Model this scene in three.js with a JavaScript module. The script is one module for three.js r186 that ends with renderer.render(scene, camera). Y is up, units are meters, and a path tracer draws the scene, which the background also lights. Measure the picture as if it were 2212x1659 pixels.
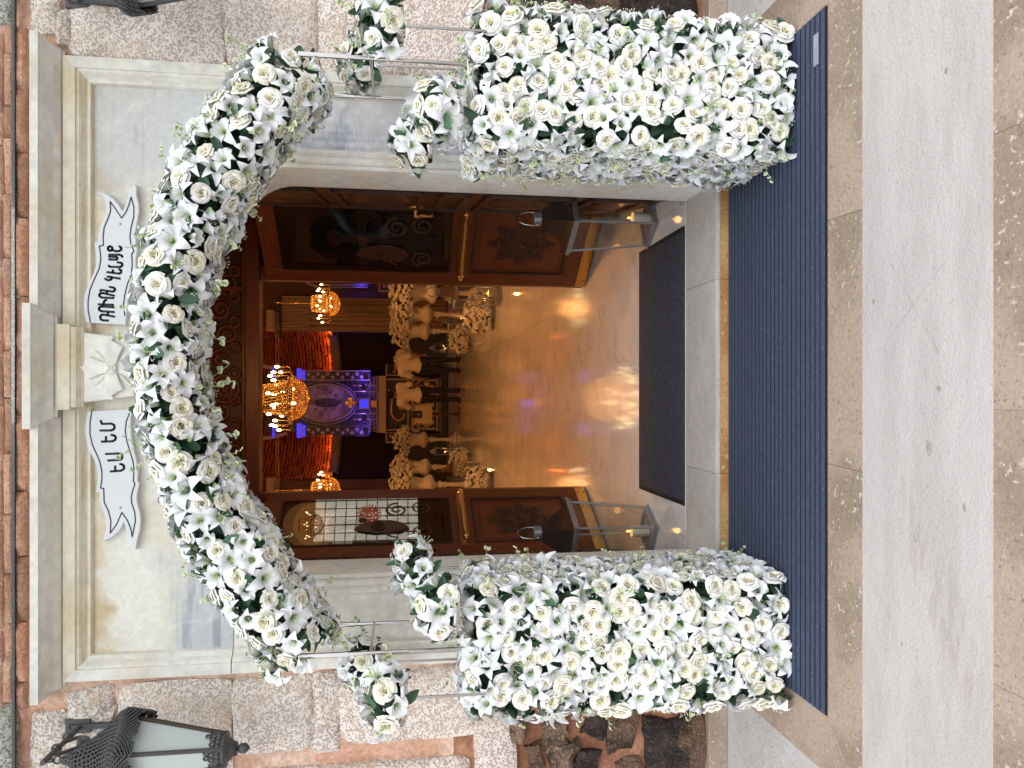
import * as THREE from 'three';
import { mergeGeometries, mergeVertices, toCreasedNormals } from 'three/addons/utils/BufferGeometryUtils.js';
import { MarchingCubes } from 'three/addons/objects/MarchingCubes.js';
import { RoundedBoxGeometry } from 'three/addons/geometries/RoundedBoxGeometry.js';

// ---------------------------------------------------------------- camera, sky, sun, exposure
const scene = new THREE.Scene();
const FOC = 1660, CX = 1106, CY = 855, EYE = 1.5, PITCH = Math.atan(244 / 1660);   // in units of a 2212 x 1659 picture
const camera = new THREE.PerspectiveCamera(2 * Math.atan(829.5 / FOC) * 180 / Math.PI, 4 / 3, 0.1, 200);
camera.position.set(0, EYE, 0);
camera.up.set(1, 0, 0);                                            // the photograph lies on its side
camera.lookAt(0, EYE - Math.sin(PITCH) * 10, -Math.cos(PITCH) * 10);
camera.setViewOffset(2212, 1659, 0, -25.5, 2212, 1659);
camera.updateProjectionMatrix();

const renderer = new THREE.WebGLRenderer({ antialias: true });
renderer.toneMapping = THREE.LinearToneMapping;
renderer.toneMappingExposure = 1;
renderer.shadowMap.enabled = true;
{
  const W = 64, Hh = 32, d = new Float32Array(W * Hh * 4);
  for (let j = 0; j < Hh; j++) for (let i = 0; i < W; i++) {
    const el = ((j + 0.5) / Hh - 0.5) * Math.PI, s = Math.sin(el);
    const L = s > 0 ? 1.55 + 0.35 * s : 0.45;
    d.set([L * 0.95, L * 0.985, L * 1.05, 1], (j * W + i) * 4);
  }
  const sky = new THREE.DataTexture(d, W, Hh, THREE.RGBAFormat, THREE.FloatType);
  sky.mapping = THREE.EquirectangularReflectionMapping; sky.magFilter = THREE.LinearFilter; sky.minFilter = THREE.LinearFilter; sky.needsUpdate = true;
  scene.background = sky; scene.environment = sky;
}
const sun = new THREE.DirectionalLight(new THREE.Color(1, 0.95, 0.88), 0.9);
sun.position.set(1.2, 9, 7); sun.target.position.set(0.1, 1, -3); sun.castShadow = true; sun.shadow.radius = 40;
Object.assign(sun.shadow.camera, { left: -5, right: 5, top: 5, bottom: -5, near: 0.5, far: 30 });
sun.shadow.mapSize.set(2048, 2048);
scene.add(sun, sun.target);

// ---------------------------------------------------------------- helpers
const V = (x, y, z) => new THREE.Vector3(x, y, z);
const sp = Math.sin(PITCH), cp = Math.cos(PITCH);
const ray = (x, y) => { const a = (x - CX) / FOC, b = (CY - y) / FOC; return [b, -sp - a * cp, -cp + a * sp]; };
const atZ = (x, y, z) => { const d = ray(x, y), t = -z / d[2]; return [t * d[0], EYE + t * d[1]]; };        // where a measured direction meets the upright plane z metres away
const PZ = (x, y, z) => { const [a, b] = atZ(x, y, z); return V(a, b, -z); };
let seed = 7;
const rnd = () => { seed = (seed + 0x6d2b79f5) | 0; let t = Math.imul(seed ^ (seed >>> 15), 1 | seed); t = (t + Math.imul(t ^ (t >>> 7), 61 | t)) ^ t; return ((t ^ (t >>> 14)) >>> 0) / 4294967296; };
const rr = (a, b) => a + (b - a) * rnd();
const lerp = (a, b, t) => a + (b - a) * t, clamp = (x, a = 0, b = 1) => Math.min(b, Math.max(a, x)), sst = (a, b, x) => { const t = clamp((x - a) / (b - a)); return t * t * (3 - 2 * t); };
const used = {};
function numbered(n) { used[n] = (used[n] ?? -1) + 1; return used[n] ? n + '_' + String(used[n]).padStart(3, '0') : n; }
function thing(name, label, category, pos = [0, 0, 0], group) {
  const o = new THREE.Group(); o.name = numbered(name); o.position.set(...pos); o.userData = { label, category };
  if (group) o.userData.group = group;
  scene.add(o); return o;
}
function struct(name, label) { const o = new THREE.Group(); o.name = numbered(name); o.userData = { kind: 'structure', label }; scene.add(o); return o; }
function part(parent, name, geo, mat, pos, rot, scl) {
  const m = new THREE.Mesh(Array.isArray(geo) ? merge(geo) : geo, mat); m.name = name; m.castShadow = m.receiveShadow = true;
  if (pos) m.position.set(...pos);
  if (rot) m.rotation.set(...rot);
  if (scl) m.scale.set(...scl);
  parent.add(m); return m;
}
function merge(list) {
  const col = list.some((g) => g.attributes.color);
  return mergeGeometries(list.map((g) => {
    g = g.index ? g.toNonIndexed() : g.clone();
    for (const k of Object.keys(g.attributes)) if (!['position', 'normal', 'uv', 'color'].includes(k)) g.deleteAttribute(k);
    const n = g.attributes.position.count;
    if (!g.attributes.uv) g.setAttribute('uv', new THREE.BufferAttribute(new Float32Array(n * 2), 2));
    if (col && !g.attributes.color) g.setAttribute('color', new THREE.BufferAttribute(new Float32Array(n * 3).fill(1), 3));
    return g;
  }));
}
// uv in metres from the side each face looks to; off shifts the pattern, turn swaps its axes
function boxUV(g, off = 0, turn = false) {
  g = g.index ? g.toNonIndexed() : g;
  const p = g.attributes.position, n = p.count, uv = new Float32Array(n * 2), a = V(), b = V(), c = V();
  for (let i = 0; i < n; i += 3) {
    a.fromBufferAttribute(p, i); b.fromBufferAttribute(p, i + 1); c.fromBufferAttribute(p, i + 2);
    const nn = b.clone().sub(a).cross(c.clone().sub(a)), ax = Math.abs(nn.x), ay = Math.abs(nn.y), az = Math.abs(nn.z);
    [a, b, c].forEach((v, k) => {
      let u, w;
      if (az >= ax && az >= ay) { u = v.x; w = v.y; } else if (ax >= ay) { u = v.z; w = v.y; } else { u = v.x; w = v.z; }
      if (turn) [u, w] = [w, u];
      uv[(i + k) * 2] = u + off; uv[(i + k) * 2 + 1] = w + off * 0.7;
    });
  }
  g.setAttribute('uv', new THREE.BufferAttribute(uv, 2)); return g;
}
const box = (x0, x1, y0, y1, z0, z1) => new THREE.BoxGeometry(x1 - x0, y1 - y0, z1 - z0).translate((x0 + x1) / 2, (y0 + y1) / 2, (z0 + z1) / 2);
const rbox = (x0, x1, y0, y1, z0, z1, r = 0.004, s = 1) => new RoundedBoxGeometry(x1 - x0, y1 - y0, z1 - z0, s, r).translate((x0 + x1) / 2, (y0 + y1) / 2, (z0 + z1) / 2);
const cyl = (r0, r1, h, s = 12, open = false) => new THREE.CylinderGeometry(r0, r1, h, s, 1, open);
function rod(a, b, r, s = 8, r2 = r) { const d = b.clone().sub(a), L = d.length(); return new THREE.CylinderGeometry(r2, r, L, s).applyQuaternion(new THREE.Quaternion().setFromUnitVectors(V(0, 1, 0), d.normalize())).translate((a.x + b.x) / 2, (a.y + b.y) / 2, (a.z + b.z) / 2); }
const tube = (pts, r, seg = 16, s = 6, closed = false) => new THREE.TubeGeometry(new THREE.CatmullRomCurve3(pts, closed), seg, r, s, closed);
const lathe = (pts, s = 20) => new THREE.LatheGeometry(pts.map(([r, y]) => new THREE.Vector2(r, y)), s);
const shapeOf = (pts) => new THREE.Shape(pts.map(([x, y]) => new THREE.Vector2(x, y)));
const extr = (shape, depth, bevel = 0, seg = 1) => new THREE.ExtrudeGeometry(shape, { depth: depth - bevel, bevelEnabled: bevel > 0, bevelSize: bevel, bevelThickness: bevel, bevelSegments: seg, curveSegments: 8 });
// a grid surface: f(i, j) -> Vector3
function grid(ni, nj, f, colour) {
  const pos = [], idx = [], uv = [], col = [];
  for (let j = 0; j <= nj; j++) for (let i = 0; i <= ni; i++) { const v = f(i / ni, j / nj); pos.push(v.x, v.y, v.z); uv.push(i / ni, j / nj); if (colour) col.push(...colour(i / ni, j / nj)); }
  for (let j = 0; j < nj; j++) for (let i = 0; i < ni; i++) { const a = j * (ni + 1) + i, b = a + 1, c = a + ni + 1, d = c + 1; idx.push(a, b, d, a, d, c); }
  const g = new THREE.BufferGeometry(); g.setAttribute('position', new THREE.Float32BufferAttribute(pos, 3)); g.setAttribute('uv', new THREE.Float32BufferAttribute(uv, 2));
  if (colour) g.setAttribute('color', new THREE.Float32BufferAttribute(col, 3));
  g.setIndex(idx); g.computeVertexNormals(); return g;
}
function tint(g, fn) { const p = g.attributes.position, c = new Float32Array(p.count * 3); for (let i = 0; i < p.count; i++) c.set(typeof fn === 'function' ? fn(p.getX(i), p.getY(i), p.getZ(i)) : fn, i * 3); g.setAttribute('color', new THREE.BufferAttribute(c, 3)); return g; }

// noise that repeats every P cells
const HT = new Float32Array(65536); { let s = 12345; for (let i = 0; i < 65536; i++) { s = Math.imul(s ^ (s >>> 13), 0x5bd1e995) + 0x6d2b79f5 | 0; HT[i] = ((s ^ (s >>> 15)) >>> 0) / 4294967296; } }
const hsh = (x, y, s) => HT[((x * 73 + y * 1931 + s * 7919) ^ (x * 31 + (y >> 2))) & 65535];
function vn(x, y, P, s) {
  const xi = Math.floor(x), yi = Math.floor(y), fx = x - xi, fy = y - yi, u = fx * fx * (3 - 2 * fx), v = fy * fy * (3 - 2 * fy), m = (k) => ((k % P) + P) % P;
  const a = hsh(m(xi), m(yi), s), b = hsh(m(xi + 1), m(yi), s), c = hsh(m(xi), m(yi + 1), s), d = hsh(m(xi + 1), m(yi + 1), s);
  return a + (b - a) * u + (c - a) * v + (a - b - c + d) * u * v;
}
function fbm(u, v, P, oct, s) { let t = 0, a = 0.5, n = 0; for (let k = 0; k < oct; k++) { t += a * vn(u * P, v * P, P, s + k * 17); n += a; a *= 0.5; P *= 2; } return t / n; }
function n3(x, y, z, s = 0) {                                        // noise in space, -1..1
  const xi = Math.floor(x), yi = Math.floor(y), zi = Math.floor(z), fx = x - xi, fy = y - yi, fz = z - zi, e = (t) => t * t * (3 - 2 * t), u = e(fx), v = e(fy), w = e(fz);
  const h = (i, j, k) => HT[((xi + i) * 157 + (yi + j) * 2713 + (zi + k) * 9311 + s * 4391) & 65535];
  const L = (a, b, t) => a + (b - a) * t;
  return 2 * L(L(L(h(0, 0, 0), h(1, 0, 0), u), L(h(0, 1, 0), h(1, 1, 0), u), v), L(L(h(0, 0, 1), h(1, 0, 1), u), L(h(0, 1, 1), h(1, 1, 1), u), v), w) - 1;
}
function tex(n, fn, metres, srgb = true, m = n) {
  const d = new Uint8Array(n * m * 4);
  for (let j = 0; j < m; j++) for (let i = 0; i < n; i++) {
    const c = fn(i / n, j / m), o = (j * n + i) * 4;
    if (typeof c === 'number') d[o] = d[o + 1] = d[o + 2] = clamp(c) * 255; else for (let k = 0; k < 3; k++) d[o + k] = clamp(c[k] / 255) * 255;
    d[o + 3] = 255;
  }
  const t = new THREE.DataTexture(d, n, m); t.wrapS = t.wrapT = THREE.RepeatWrapping; t.magFilter = THREE.LinearFilter; t.minFilter = THREE.LinearMipmapLinearFilter; t.generateMipmaps = true;
  if (srgb) t.colorSpace = THREE.SRGBColorSpace;
  t.repeat.set(1 / metres, 1 / metres); t.needsUpdate = true; return t;
}
const mix3 = (a, b, t) => [lerp(a[0], b[0], t), lerp(a[1], b[1], t), lerp(a[2], b[2], t)];
const std = (o) => new THREE.MeshStandardMaterial(o);
const lin = (r, g, b) => new THREE.Color().setRGB(r, g, b);

// ---------------------------------------------------------------- materials
const M = {};
{
  // cream marble of the portal with honey stains, and its grey streaked kind
  const marble = (base, vein, stain, s, streak) => tex(768, (u, v) => {
    const w = fbm(u, v, 3, 5, s), f = fbm(u, v, 48, 2, s + 5);
    const q = Math.abs(fbm(u + w * 0.15, v, 4, 4, s + 40) - 0.5) * 2, vn1 = Math.pow(1 - q, 9);
    const st = fbm(u * (streak ? 1 : 1), v, 6, 4, s + 80);
    const ss = streak ? Math.pow(fbm(u * 3 % 1, v * 0.999, 40, 2, s + 60) * 0.6 + vn(u * 2, v * 70, 70, s + 61) * 0.4, 2) : 0;
    let c = mix3(base, stain, sst(0.45, 0.75, st) * 0.75);
    c = mix3(c, vein, clamp(vn1 * 0.5 + ss * 0.9 * sst(0.4, 0.6, w)));
    return c.map((k) => k * (0.95 + f * 0.1));
  }, 1.1);
  const mm = (o) => new THREE.MeshPhysicalMaterial({ roughness: 0.5, ...o });
  M.marble = mm({ map: marble([232, 229, 221], [200, 198, 194], [222, 212, 192], 3, false) });
  M.marbleHoney = mm({ map: marble([224, 215, 196], [200, 192, 178], [208, 188, 150], 9, false) });
  M.marbleGrey = mm({ map: marble([226, 226, 227], [166, 170, 180], [224, 220, 212], 21, true), roughness: 0.42 });
  // the lintel slab: cream stone, honey brown along its upper edge, a grey streaked band low on its left and a fainter one on its right
  M.lintel = mm({ map: tex(1024, (u, v) => {
    const x = u * 3 - 1.5, y = v * 3, w = fbm(u, v, 9, 5, 3), f = fbm(u, v, 180, 2, 8), q = Math.abs(fbm(u + w * 0.08, v, 10, 4, 43) - 0.5) * 2, k = fbm(u, v, 30, 4, 83);
    let c = mix3([228, 225, 216], [216, 205, 180], sst(0.4, 0.75, w) * 0.6);
    c = mix3(c, [190, 158, 108], clamp(sst(2.66, 2.79, y + (k - 0.5) * 0.2) * 0.6 * (0.4 + k)));
    const st = vn(u * 10 + k, v * 260, 780, 61) * 0.6 + vn(u * 30, v * 90, 900, 64) * 0.4, gl = sst(-0.5, -0.72, x + (w - 0.5) * 0.5) * sst(2.56, 2.3, y + (k - 0.5) * 0.2), gr = sst(0.75, 1.1, x + (w - 0.5) * 0.4) * 0.6;
    c = mix3(c, [190, 193, 200], clamp(gl * 0.9 + gr)); c = mix3(c, [138, 142, 154], clamp(gl * sst(0.5, 0.85, st) * 0.6 + gr * sst(0.6, 0.85, st) * 0.3));
    c = mix3(c, [240, 238, 232], Math.pow(1 - q, 26) * 0.3);
    return c.map((e) => e * (0.96 + f * 0.08));
  }, 3) });
  M.plaque = mm({ color: lin(0.72, 0.73, 0.76), roughness: 0.35 });
  M.ink = std({ color: lin(0.012, 0.012, 0.02), roughness: 0.6 });
  // pitted limestone
  const pit = (u, v, s) => { const a = fbm(u, v, 120, 2, s), b = fbm(u, v, 16, 3, s + 9); return clamp(sst(0.3, 0.52, a) * 0.8 + 0.2 * sst(0.25, 0.45, b)); };
  const lm = (s, hi, lo, warm) => tex(1024, (u, v) => {
    const p = pit(u, v, s), w = fbm(u, v, 5, 4, s + 33), f = fbm(u, v, 130, 2, s + 70);
    return mix3(mix3(lo, hi, p), warm, sst(0.52, 0.75, w) * 0.55).map((k) => k * (0.92 + 0.16 * f));
  }, 0.75);
  const lb = tex(1024, (u, v) => pit(u, v, 5) * 0.8 + 0.2 * fbm(u, v, 130, 2, 75), 0.75, false);
  const mk = (s, hi, lo, warm) => std({ map: lm(s, hi, lo, warm), bumpMap: lb, bumpScale: 0.0045, roughness: 0.95 });
  M.lime = mk(5, [232, 222, 213], [186, 166, 154], [224, 202, 184]);
  M.lime2 = mk(5, [226, 216, 208], [174, 155, 144], [218, 192, 172]);
  M.limeGrey = mk(5, [176, 180, 172], [92, 92, 86], [150, 150, 132]);
  const rub = (s, a, b, c) => tex(512, (u, v) => { const w = fbm(u, v, 6, 5, s), q = fbm(u, v, 40, 3, s + 4); return mix3(mix3(a, b, sst(0.3, 0.65, w)), c, sst(0.55, 0.75, q) * 0.6); }, 0.4);
  const rubB = tex(512, (u, v) => fbm(u, v, 14, 5, 300) * 0.7 + 0.3 * sst(0.3, 0.5, fbm(u, v, 60, 2, 310)), 0.4, false);
  M.rubble = [[70, 58, 52], [112, 88, 72], [134, 110, 90]].map((c, i) => std({ map: rub(200 + i * 11, c, c.map((k) => k * 0.55), c.map((k) => k * 1.35)), bumpMap: rubB, bumpScale: 0.02, roughness: 0.95 }));
  M.mortar = std({ map: tex(512, (u, v) => { const w = fbm(u, v, 4, 5, 411), q = fbm(u, v, 60, 2, 417); return mix3([222, 192, 174], [206, 162, 138], sst(0.35, 0.7, w)).map((k) => k * (0.88 + 0.24 * q)); }, 0.8), bumpMap: tex(512, (u, v) => fbm(u, v, 20, 5, 420), 0.8, false), bumpScale: 0.01, roughness: 1 });
  M.mortarDark = std({ map: tex(512, (u, v) => { const w = fbm(u, v, 4, 5, 411), q = fbm(u, v, 60, 2, 417); return mix3([176, 128, 102], [136, 92, 70], sst(0.35, 0.7, w)).map((k) => k * (0.88 + 0.24 * q)); }, 0.8), bumpMap: M.mortar.bumpMap, bumpScale: 0.012, roughness: 1 });
  M.brickRed = [0, 1, 2].map((i) => std({ map: tex(256, (u, v) => { const w = fbm(u, v, 4, 5, 431 + i * 7), q = fbm(u, v, 50, 2, 437); return mix3([214, 168, 144], [198, 142, 116], sst(0.3, 0.7, w)).map((k) => k * (0.85 + 0.3 * q) * (1 - 0.08 * i)); }, 0.5), bumpMap: rubB, bumpScale: 0.008, roughness: 0.95 }));
  // paving
  const trav = (s, a, b) => tex(1024, (u, v) => {
    const w = fbm(u, v, 4, 5, s), f = fbm(u, v, 100, 2, s + 3), sp1 = fbm(u, v, 70, 3, s + 7), sp2 = fbm(u, v, 110, 2, s + 13);
    let c = mix3(a, b, sst(0.35, 0.7, w)); c = mix3(c, [212, 198, 182], sst(0.7, 0.78, sp1) * 0.8 * sst(0.4, 0.6, w)); c = mix3(c, [108, 90, 76], sst(0.74, 0.82, sp2) * 0.5);
    return c.map((k) => k * (0.93 + 0.14 * f));
  }, 0.9);
  const fine = tex(512, (u, v) => fbm(u, v, 90, 3, 530), 0.5, false);
  M.beige = [0, 1].map((i) => std({ map: trav(500 + i * 31, [170, 152, 136], [147, 130, 114]), bumpMap: fine, bumpScale: 0.0015, roughness: 0.62 }));
  const band = tex(1024, (u, v) => {
    const w = fbm(u, v, 3, 5, 551), f = fbm(u, v, 240, 2, 553), k = fbm(u, v, 110, 2, 557), r = fbm(u, v, 30, 3, 561);
    let c = mix3([200, 197, 195], [186, 183, 181], sst(0.35, 0.7, w)).map((e) => e * (0.93 + 0.1 * r)); c = mix3(c, [220, 218, 216], sst(0.66, 0.8, f) * 0.7); c = mix3(c, [140, 134, 130], sst(0.78, 0.85, k) * 0.6);
    return c;
  }, 1.3);
  M.band = std({ map: band, bumpMap: fine, bumpScale: 0.0025, roughness: 0.7 });
  // the wide grey strip before the mat: scratches, a scuffed patch, small fossils
  const scr = [[0.12, 0.2, 0.42, 0.42, 0.8], [0.38, 0.16, 0.18, 0.42, 0.7], [1.55, 0.1, 2.05, 0.3, 0.4], [-1.0, 0.12, -0.6, 0.5, 0.5], [0.95, 0.35, 1.3, 0.44, 0.4], [-1.5, 0.3, -1.1, 0.2, 0.4]], blob = [[-0.15, 0.24, 0.028], [0.02, 0.2, 0.012], [-0.42, 0.3, 0.014], [-0.75, 0.36, 0.012], [0.9, 0.17, 0.012], [0.3, 0.5, 0.01], [-1.2, 0.42, 0.014], [1.4, 0.4, 0.012], [-0.3, 0.1, 0.01]];
  M.bandFront = std({ map: tex(2048, (u, v) => {
    const x = u * 4 - 2, y = v, w = fbm(u, v, 12, 5, 771), f = fbm(u, v, 400, 2, 773), h = vn(u * 1400, v * 350, 1400, 779), r = fbm(u, v, 60, 3, 777), k = vn(u * 440, v * 110, 440, 781);
    let c = mix3([190, 186, 183], [182, 178, 175], sst(0.35, 0.7, w)).map((e) => e * (0.965 + 0.05 * r + 0.03 * (f - 0.5))); c = mix3(c, [214, 211, 208], sst(0.75, 0.95, h) * 0.35); c = mix3(c, [150, 144, 140], sst(0.9, 0.97, k) * 0.5);
    for (const [x0, y0, x1, y1, o] of scr) { const dx = x1 - x0, dy = y1 - y0, t = clamp(((x - x0) * dx + (y - y0) * dy) / (dx * dx + dy * dy)), d = Math.hypot(x - x0 - dx * t, y - y0 - dy * t) + (r - 0.5) * 0.004; c = mix3(c, [124, 118, 114], sst(0.003, 0.001, Math.abs(d)) * 0.5 * o * sst(0.3, 0.6, f)); }
    for (const [bx, by, s] of blob) { const d = Math.hypot(x - bx, (y - by) * 1.6) / s + (r - 0.5) * 1.6; c = mix3(c, [128, 122, 118], sst(1, 0.7, d) * 0.7 * sst(0.3, 0.5, f)); }
    const sc = sst(0.2, 0.05, Math.abs(y - 0.1 - (x + 0.75) * 0.5) + Math.abs(x + 0.55) * 0.35); c = mix3(c, [168, 158, 154], sc * sst(0.45, 0.62, r) * 0.6);
    return c;
  }, 1, true, 512), bumpMap: fine, bumpScale: 0.002, roughness: 0.7 });
  M.bandFront.map.repeat.set(0.25, 1); M.bandFront.map.offset.set(0.5, 0);
  M.step = std({ map: band, color: lin(1, 1, 0.96), bumpMap: fine, bumpScale: 0.001, roughness: 0.5 });
  M.riser = new THREE.MeshPhysicalMaterial({ map: trav(590, [200, 160, 108], [176, 132, 80]), roughness: 0.3 });
  // floor marble, white with fine dark veins
  const floorB = tex(512, (u, v) => fbm(u, v, 10, 3, 690) * 0.6 + 0.4 * vn(u * 60, v * 8, 480, 693), 0.95, false);
  M.floor = [0, 1, 2].map((i) => new THREE.MeshPhysicalMaterial({ map: tex(512, (u, v) => {
    const s = 620 + i * 40, w = fbm(u, v, 3, 5, s), q = Math.abs(fbm(u * 1 + w * 0.3, v, 3, 4, s + 4) - 0.5), g = fbm(u, v, 5, 4, s + 9);
    return mix3(mix3([222, 220, 216], [211, 210, 210], sst(0.4, 0.7, g)), [118, 118, 124], Math.pow(1 - clamp(q * 26), 2) * 0.3 * sst(0.42, 0.6, w));
  }, 0.95), roughness: 0.075, ior: 1.55, bumpMap: floorB, bumpScale: 0.00022 }));
  M.carpet = std({ map: tex(512, (u, v) => { const f = fbm(u, v, 128, 2, 701), g = fbm(u, v, 60, 2, 705); return mix3([38, 39, 48], [88, 90, 106], sst(0.42, 0.72, f) * 0.7 + g * 0.2); }, 0.5), bumpMap: tex(512, (u, v) => fbm(u, v, 128, 2, 701), 0.5, false), bumpScale: 0.004, roughness: 1 });
  M.carpetEdge = std({ color: lin(0.012, 0.01, 0.012), roughness: 0.8 });
  M.rib = std({ map: tex(512, (u, v) => { const f = fbm(u, v, 128, 2, 711), g = fbm(u, v, 20, 3, 715), k = fbm(u, v, 100, 1, 719); return mix3(mix3([50, 60, 82], [66, 76, 100], f), [96, 106, 124], sst(0.8, 0.9, k) * 0.8).map((c) => c * (0.93 + 0.14 * g)); }, 0.5), roughness: 0.85 });
  M.ribBase = std({ color: lin(0.008, 0.009, 0.014), roughness: 0.7 });
  // wood
  const wood = (a, b, s) => tex(512, (u, v) => { const w = vn(u * 34 + fbm(u, v, 3, 3, s) * 4, v * 2, 34, s + 3) * 0.55 + vn(u * 130, v * 5, 130, s + 9) * 0.45, g = fbm(u, v, 3, 4, s + 20); return mix3(a, b, clamp(w * 0.8 + g * 0.3)); }, 0.6);
  const woodB = tex(512, (u, v) => vn(u * 130, v * 5, 130, 729), 0.6, false);
  M.wood = new THREE.MeshPhysicalMaterial({ map: wood([132, 74, 42], [92, 46, 26], 720), bumpMap: woodB, bumpScale: 0.0006, roughness: 0.42 });
  M.woodDark = new THREE.MeshPhysicalMaterial({ map: wood([96, 64, 46], [60, 38, 28], 740), bumpMap: woodB, bumpScale: 0.0008, roughness: 0.38 });
  M.woodCarve = std({ color: lin(0.055, 0.026, 0.014), roughness: 0.55 });
  M.brass = std({ color: lin(0.72, 0.46, 0.16), metalness: 1, roughness: 0.28 });
  M.bronze = std({ color: lin(0.42, 0.27, 0.11), metalness: 1, roughness: 0.35 });
  M.iron = std({ color: lin(0.095, 0.093, 0.095), metalness: 0.5, roughness: 0.5 });
  M.ironBrown = std({ color: lin(0.07, 0.05, 0.038), metalness: 0.5, roughness: 0.5 });
  M.steel = std({ color: lin(0.42, 0.42, 0.43), metalness: 0.65, roughness: 0.35 });
  M.chrome = std({ color: lin(0.62, 0.59, 0.56), metalness: 1, roughness: 0.16 });
  M.glass = new THREE.MeshPhysicalMaterial({ color: lin(0.9, 0.93, 0.92), transmission: 1, thickness: 0, roughness: 0.02, ior: 1.5 });
  M.frost = new THREE.MeshPhysicalMaterial({ color: lin(0.52, 0.58, 0.57), roughness: 0.45 });
  M.doorGlass = new THREE.MeshPhysicalMaterial({ color: lin(0.8, 0.8, 0.8), transmission: 1, thickness: 0, roughness: 0.01, ior: 1.55 });
  M.darkGlass = new THREE.MeshPhysicalMaterial({ color: lin(0.006, 0.005, 0.005), roughness: 0.015, ior: 1.9 });
  M.leaf = [[0.03, 0.088, 0.042], [0.04, 0.115, 0.045], [0.06, 0.15, 0.075], [0.024, 0.072, 0.04]].map((c) => std({ color: lin(...c), roughness: 0.5, side: THREE.DoubleSide }));
  M.petal = std({ vertexColors: true, roughness: 0.85, side: THREE.DoubleSide });
  M.moss = std({ color: lin(0.02, 0.045, 0.022), roughness: 1 });
  M.wax = new THREE.MeshPhysicalMaterial({ color: lin(0.8, 0.72, 0.6), roughness: 0.5 });
  M.flame = std({ color: lin(0, 0, 0), emissive: lin(1, 0.42, 0.08), emissiveIntensity: 5 });
  M.bulb = std({ color: lin(0, 0, 0), emissive: lin(1, 0.72, 0.34), emissiveIntensity: 14 });
}
// ---------------------------------------------------------------- ground and paving
const ZF = 3.45;                                                   // the facade's marble face
{
  const g = struct('ground', 'ground under the paving in front of the church');
  part(g, 'earth', new THREE.PlaneGeometry(300, 300).rotateX(-Math.PI / 2).translate(0, -0.045, 0), std({ color: lin(0.3, 0.28, 0.26), roughness: 1 }));
  const pave = struct('pavement', 'travertine and grey limestone paving with a beige border round the mat');
  const slab = (pts, mat, y = 0) => {                              // pts in x, distance
    const cx = pts.reduce((s, p) => s + p[0], 0) / pts.length, cz = pts.reduce((s, p) => s + p[1], 0) / pts.length;
    const q = pts.map(([x, z]) => { const dx = x - cx, dz = z - cz, l = Math.hypot(dx, dz), k = 1 - 0.0018 / l; return [cx + dx * k, cz + dz * k]; });
    const geo = new THREE.ExtrudeGeometry(shapeOf(q), { depth: 0.035, bevelEnabled: true, bevelSize: 0.0015, bevelThickness: 0.002, bevelSegments: 1 }).rotateX(-Math.PI / 2).translate(0, y - 0.037, 0);
    part(pave, 'paving_slab', boxUV(geo, rr(0, 9)), mat);
  };
  const L = -1.34, R = 1.59, l = -1.136, r = 1.386, zf = 2.527, zb = 3.36, zo = 2.321, zn = 1.762;
  // front border, mitred at the corners, then its two sides
  const fx = [-0.24, 0.62]; let a = [[L, zo], [l, zf]];
  for (const x of [...fx, null]) { const b = x === null ? [[R, zo], [r, zf]] : [[x - 0.01, zo], [x, zf]]; slab([a[0], b[0], b[1], a[1]], M.beige[fx.indexOf(x) & 1]); a = b; }
  slab([[L, zo], [l, zf], [l, zb], [L, zb]], M.beige[0]); slab([[R, zo], [R, zb], [r, zb], [r, zf]], M.beige[1]);
  slab([[-4, zo], [L, zo], [L, zb], [-4, zb]], M.band); slab([[R, zo], [4.2, zo], [4.2, zb], [R, zb]], M.band);
  for (const [x0, x1] of [[-4, 4.2]]) { slab([[x0, zn], [x1, zn], [x1, zo], [x0, zo]], M.bandFront); const q = pave.children[pave.children.length - 1].geometry, p = q.attributes.position, uv = q.attributes.uv; for (let i = 0; i < p.count; i++) uv.setXY(i, p.getX(i), -p.getZ(i) - zn); }
  const xs = [-3.7, -2.2, -0.735, -0.035, 0.665, 2.1, 3.6];
  for (let i = 0; i + 1 < xs.length; i++) slab([[xs[i], 1.2], [xs[i + 1], 1.2], [xs[i + 1], zn], [xs[i], zn]], M.beige[i & 1]);
  for (let k = 0; k < 4; k++) slab([[-4, 1.2 - (k + 1) * 0.8], [4.2, 1.2 - (k + 1) * 0.8], [4.2, 1.2 - k * 0.8], [-4, 1.2 - k * 0.8]], k & 1 ? M.beige[0] : M.band);
  // stone step at the door
  const st = struct('door_step', 'worn grey stone step with a rounded nosing');
  const sx = [-1.19, -0.355, 0.535, 1.41];
  const prof = shapeOf([[0.03, 0.046], [0.03, 0.0], [0.388, 0.0], [0.388, 0.06], [0.02, 0.06], [0.004, 0.055], [0.004, 0.046]]);
  for (let i = 0; i < 3; i++) {
    const geo = new THREE.ExtrudeGeometry(prof, { depth: sx[i + 1] - sx[i] - 0.002, bevelEnabled: false }).rotateY(Math.PI / 2).translate(sx[i], 0.0, -3.34);
    part(st, 'step_slab', boxUV(geo, rr(0, 9)), M.step);
    part(st, 'riser', boxUV(box(sx[i] + 0.001, sx[i + 1] - 0.001, -0.02, 0.0455, -3.369, -3.341 + i * 0.0004), rr(0, 9), true), M.riser);
  }
  for (const [x0, x1] of [[-4, -1.2], [1.42, 4.2]]) part(st, 'plinth', boxUV(rbox(x0, x1, -0.02, 0.09, -3.6, -3.365, 0.004), rr(0, 9), true), M.beige[0]);
}
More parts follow.
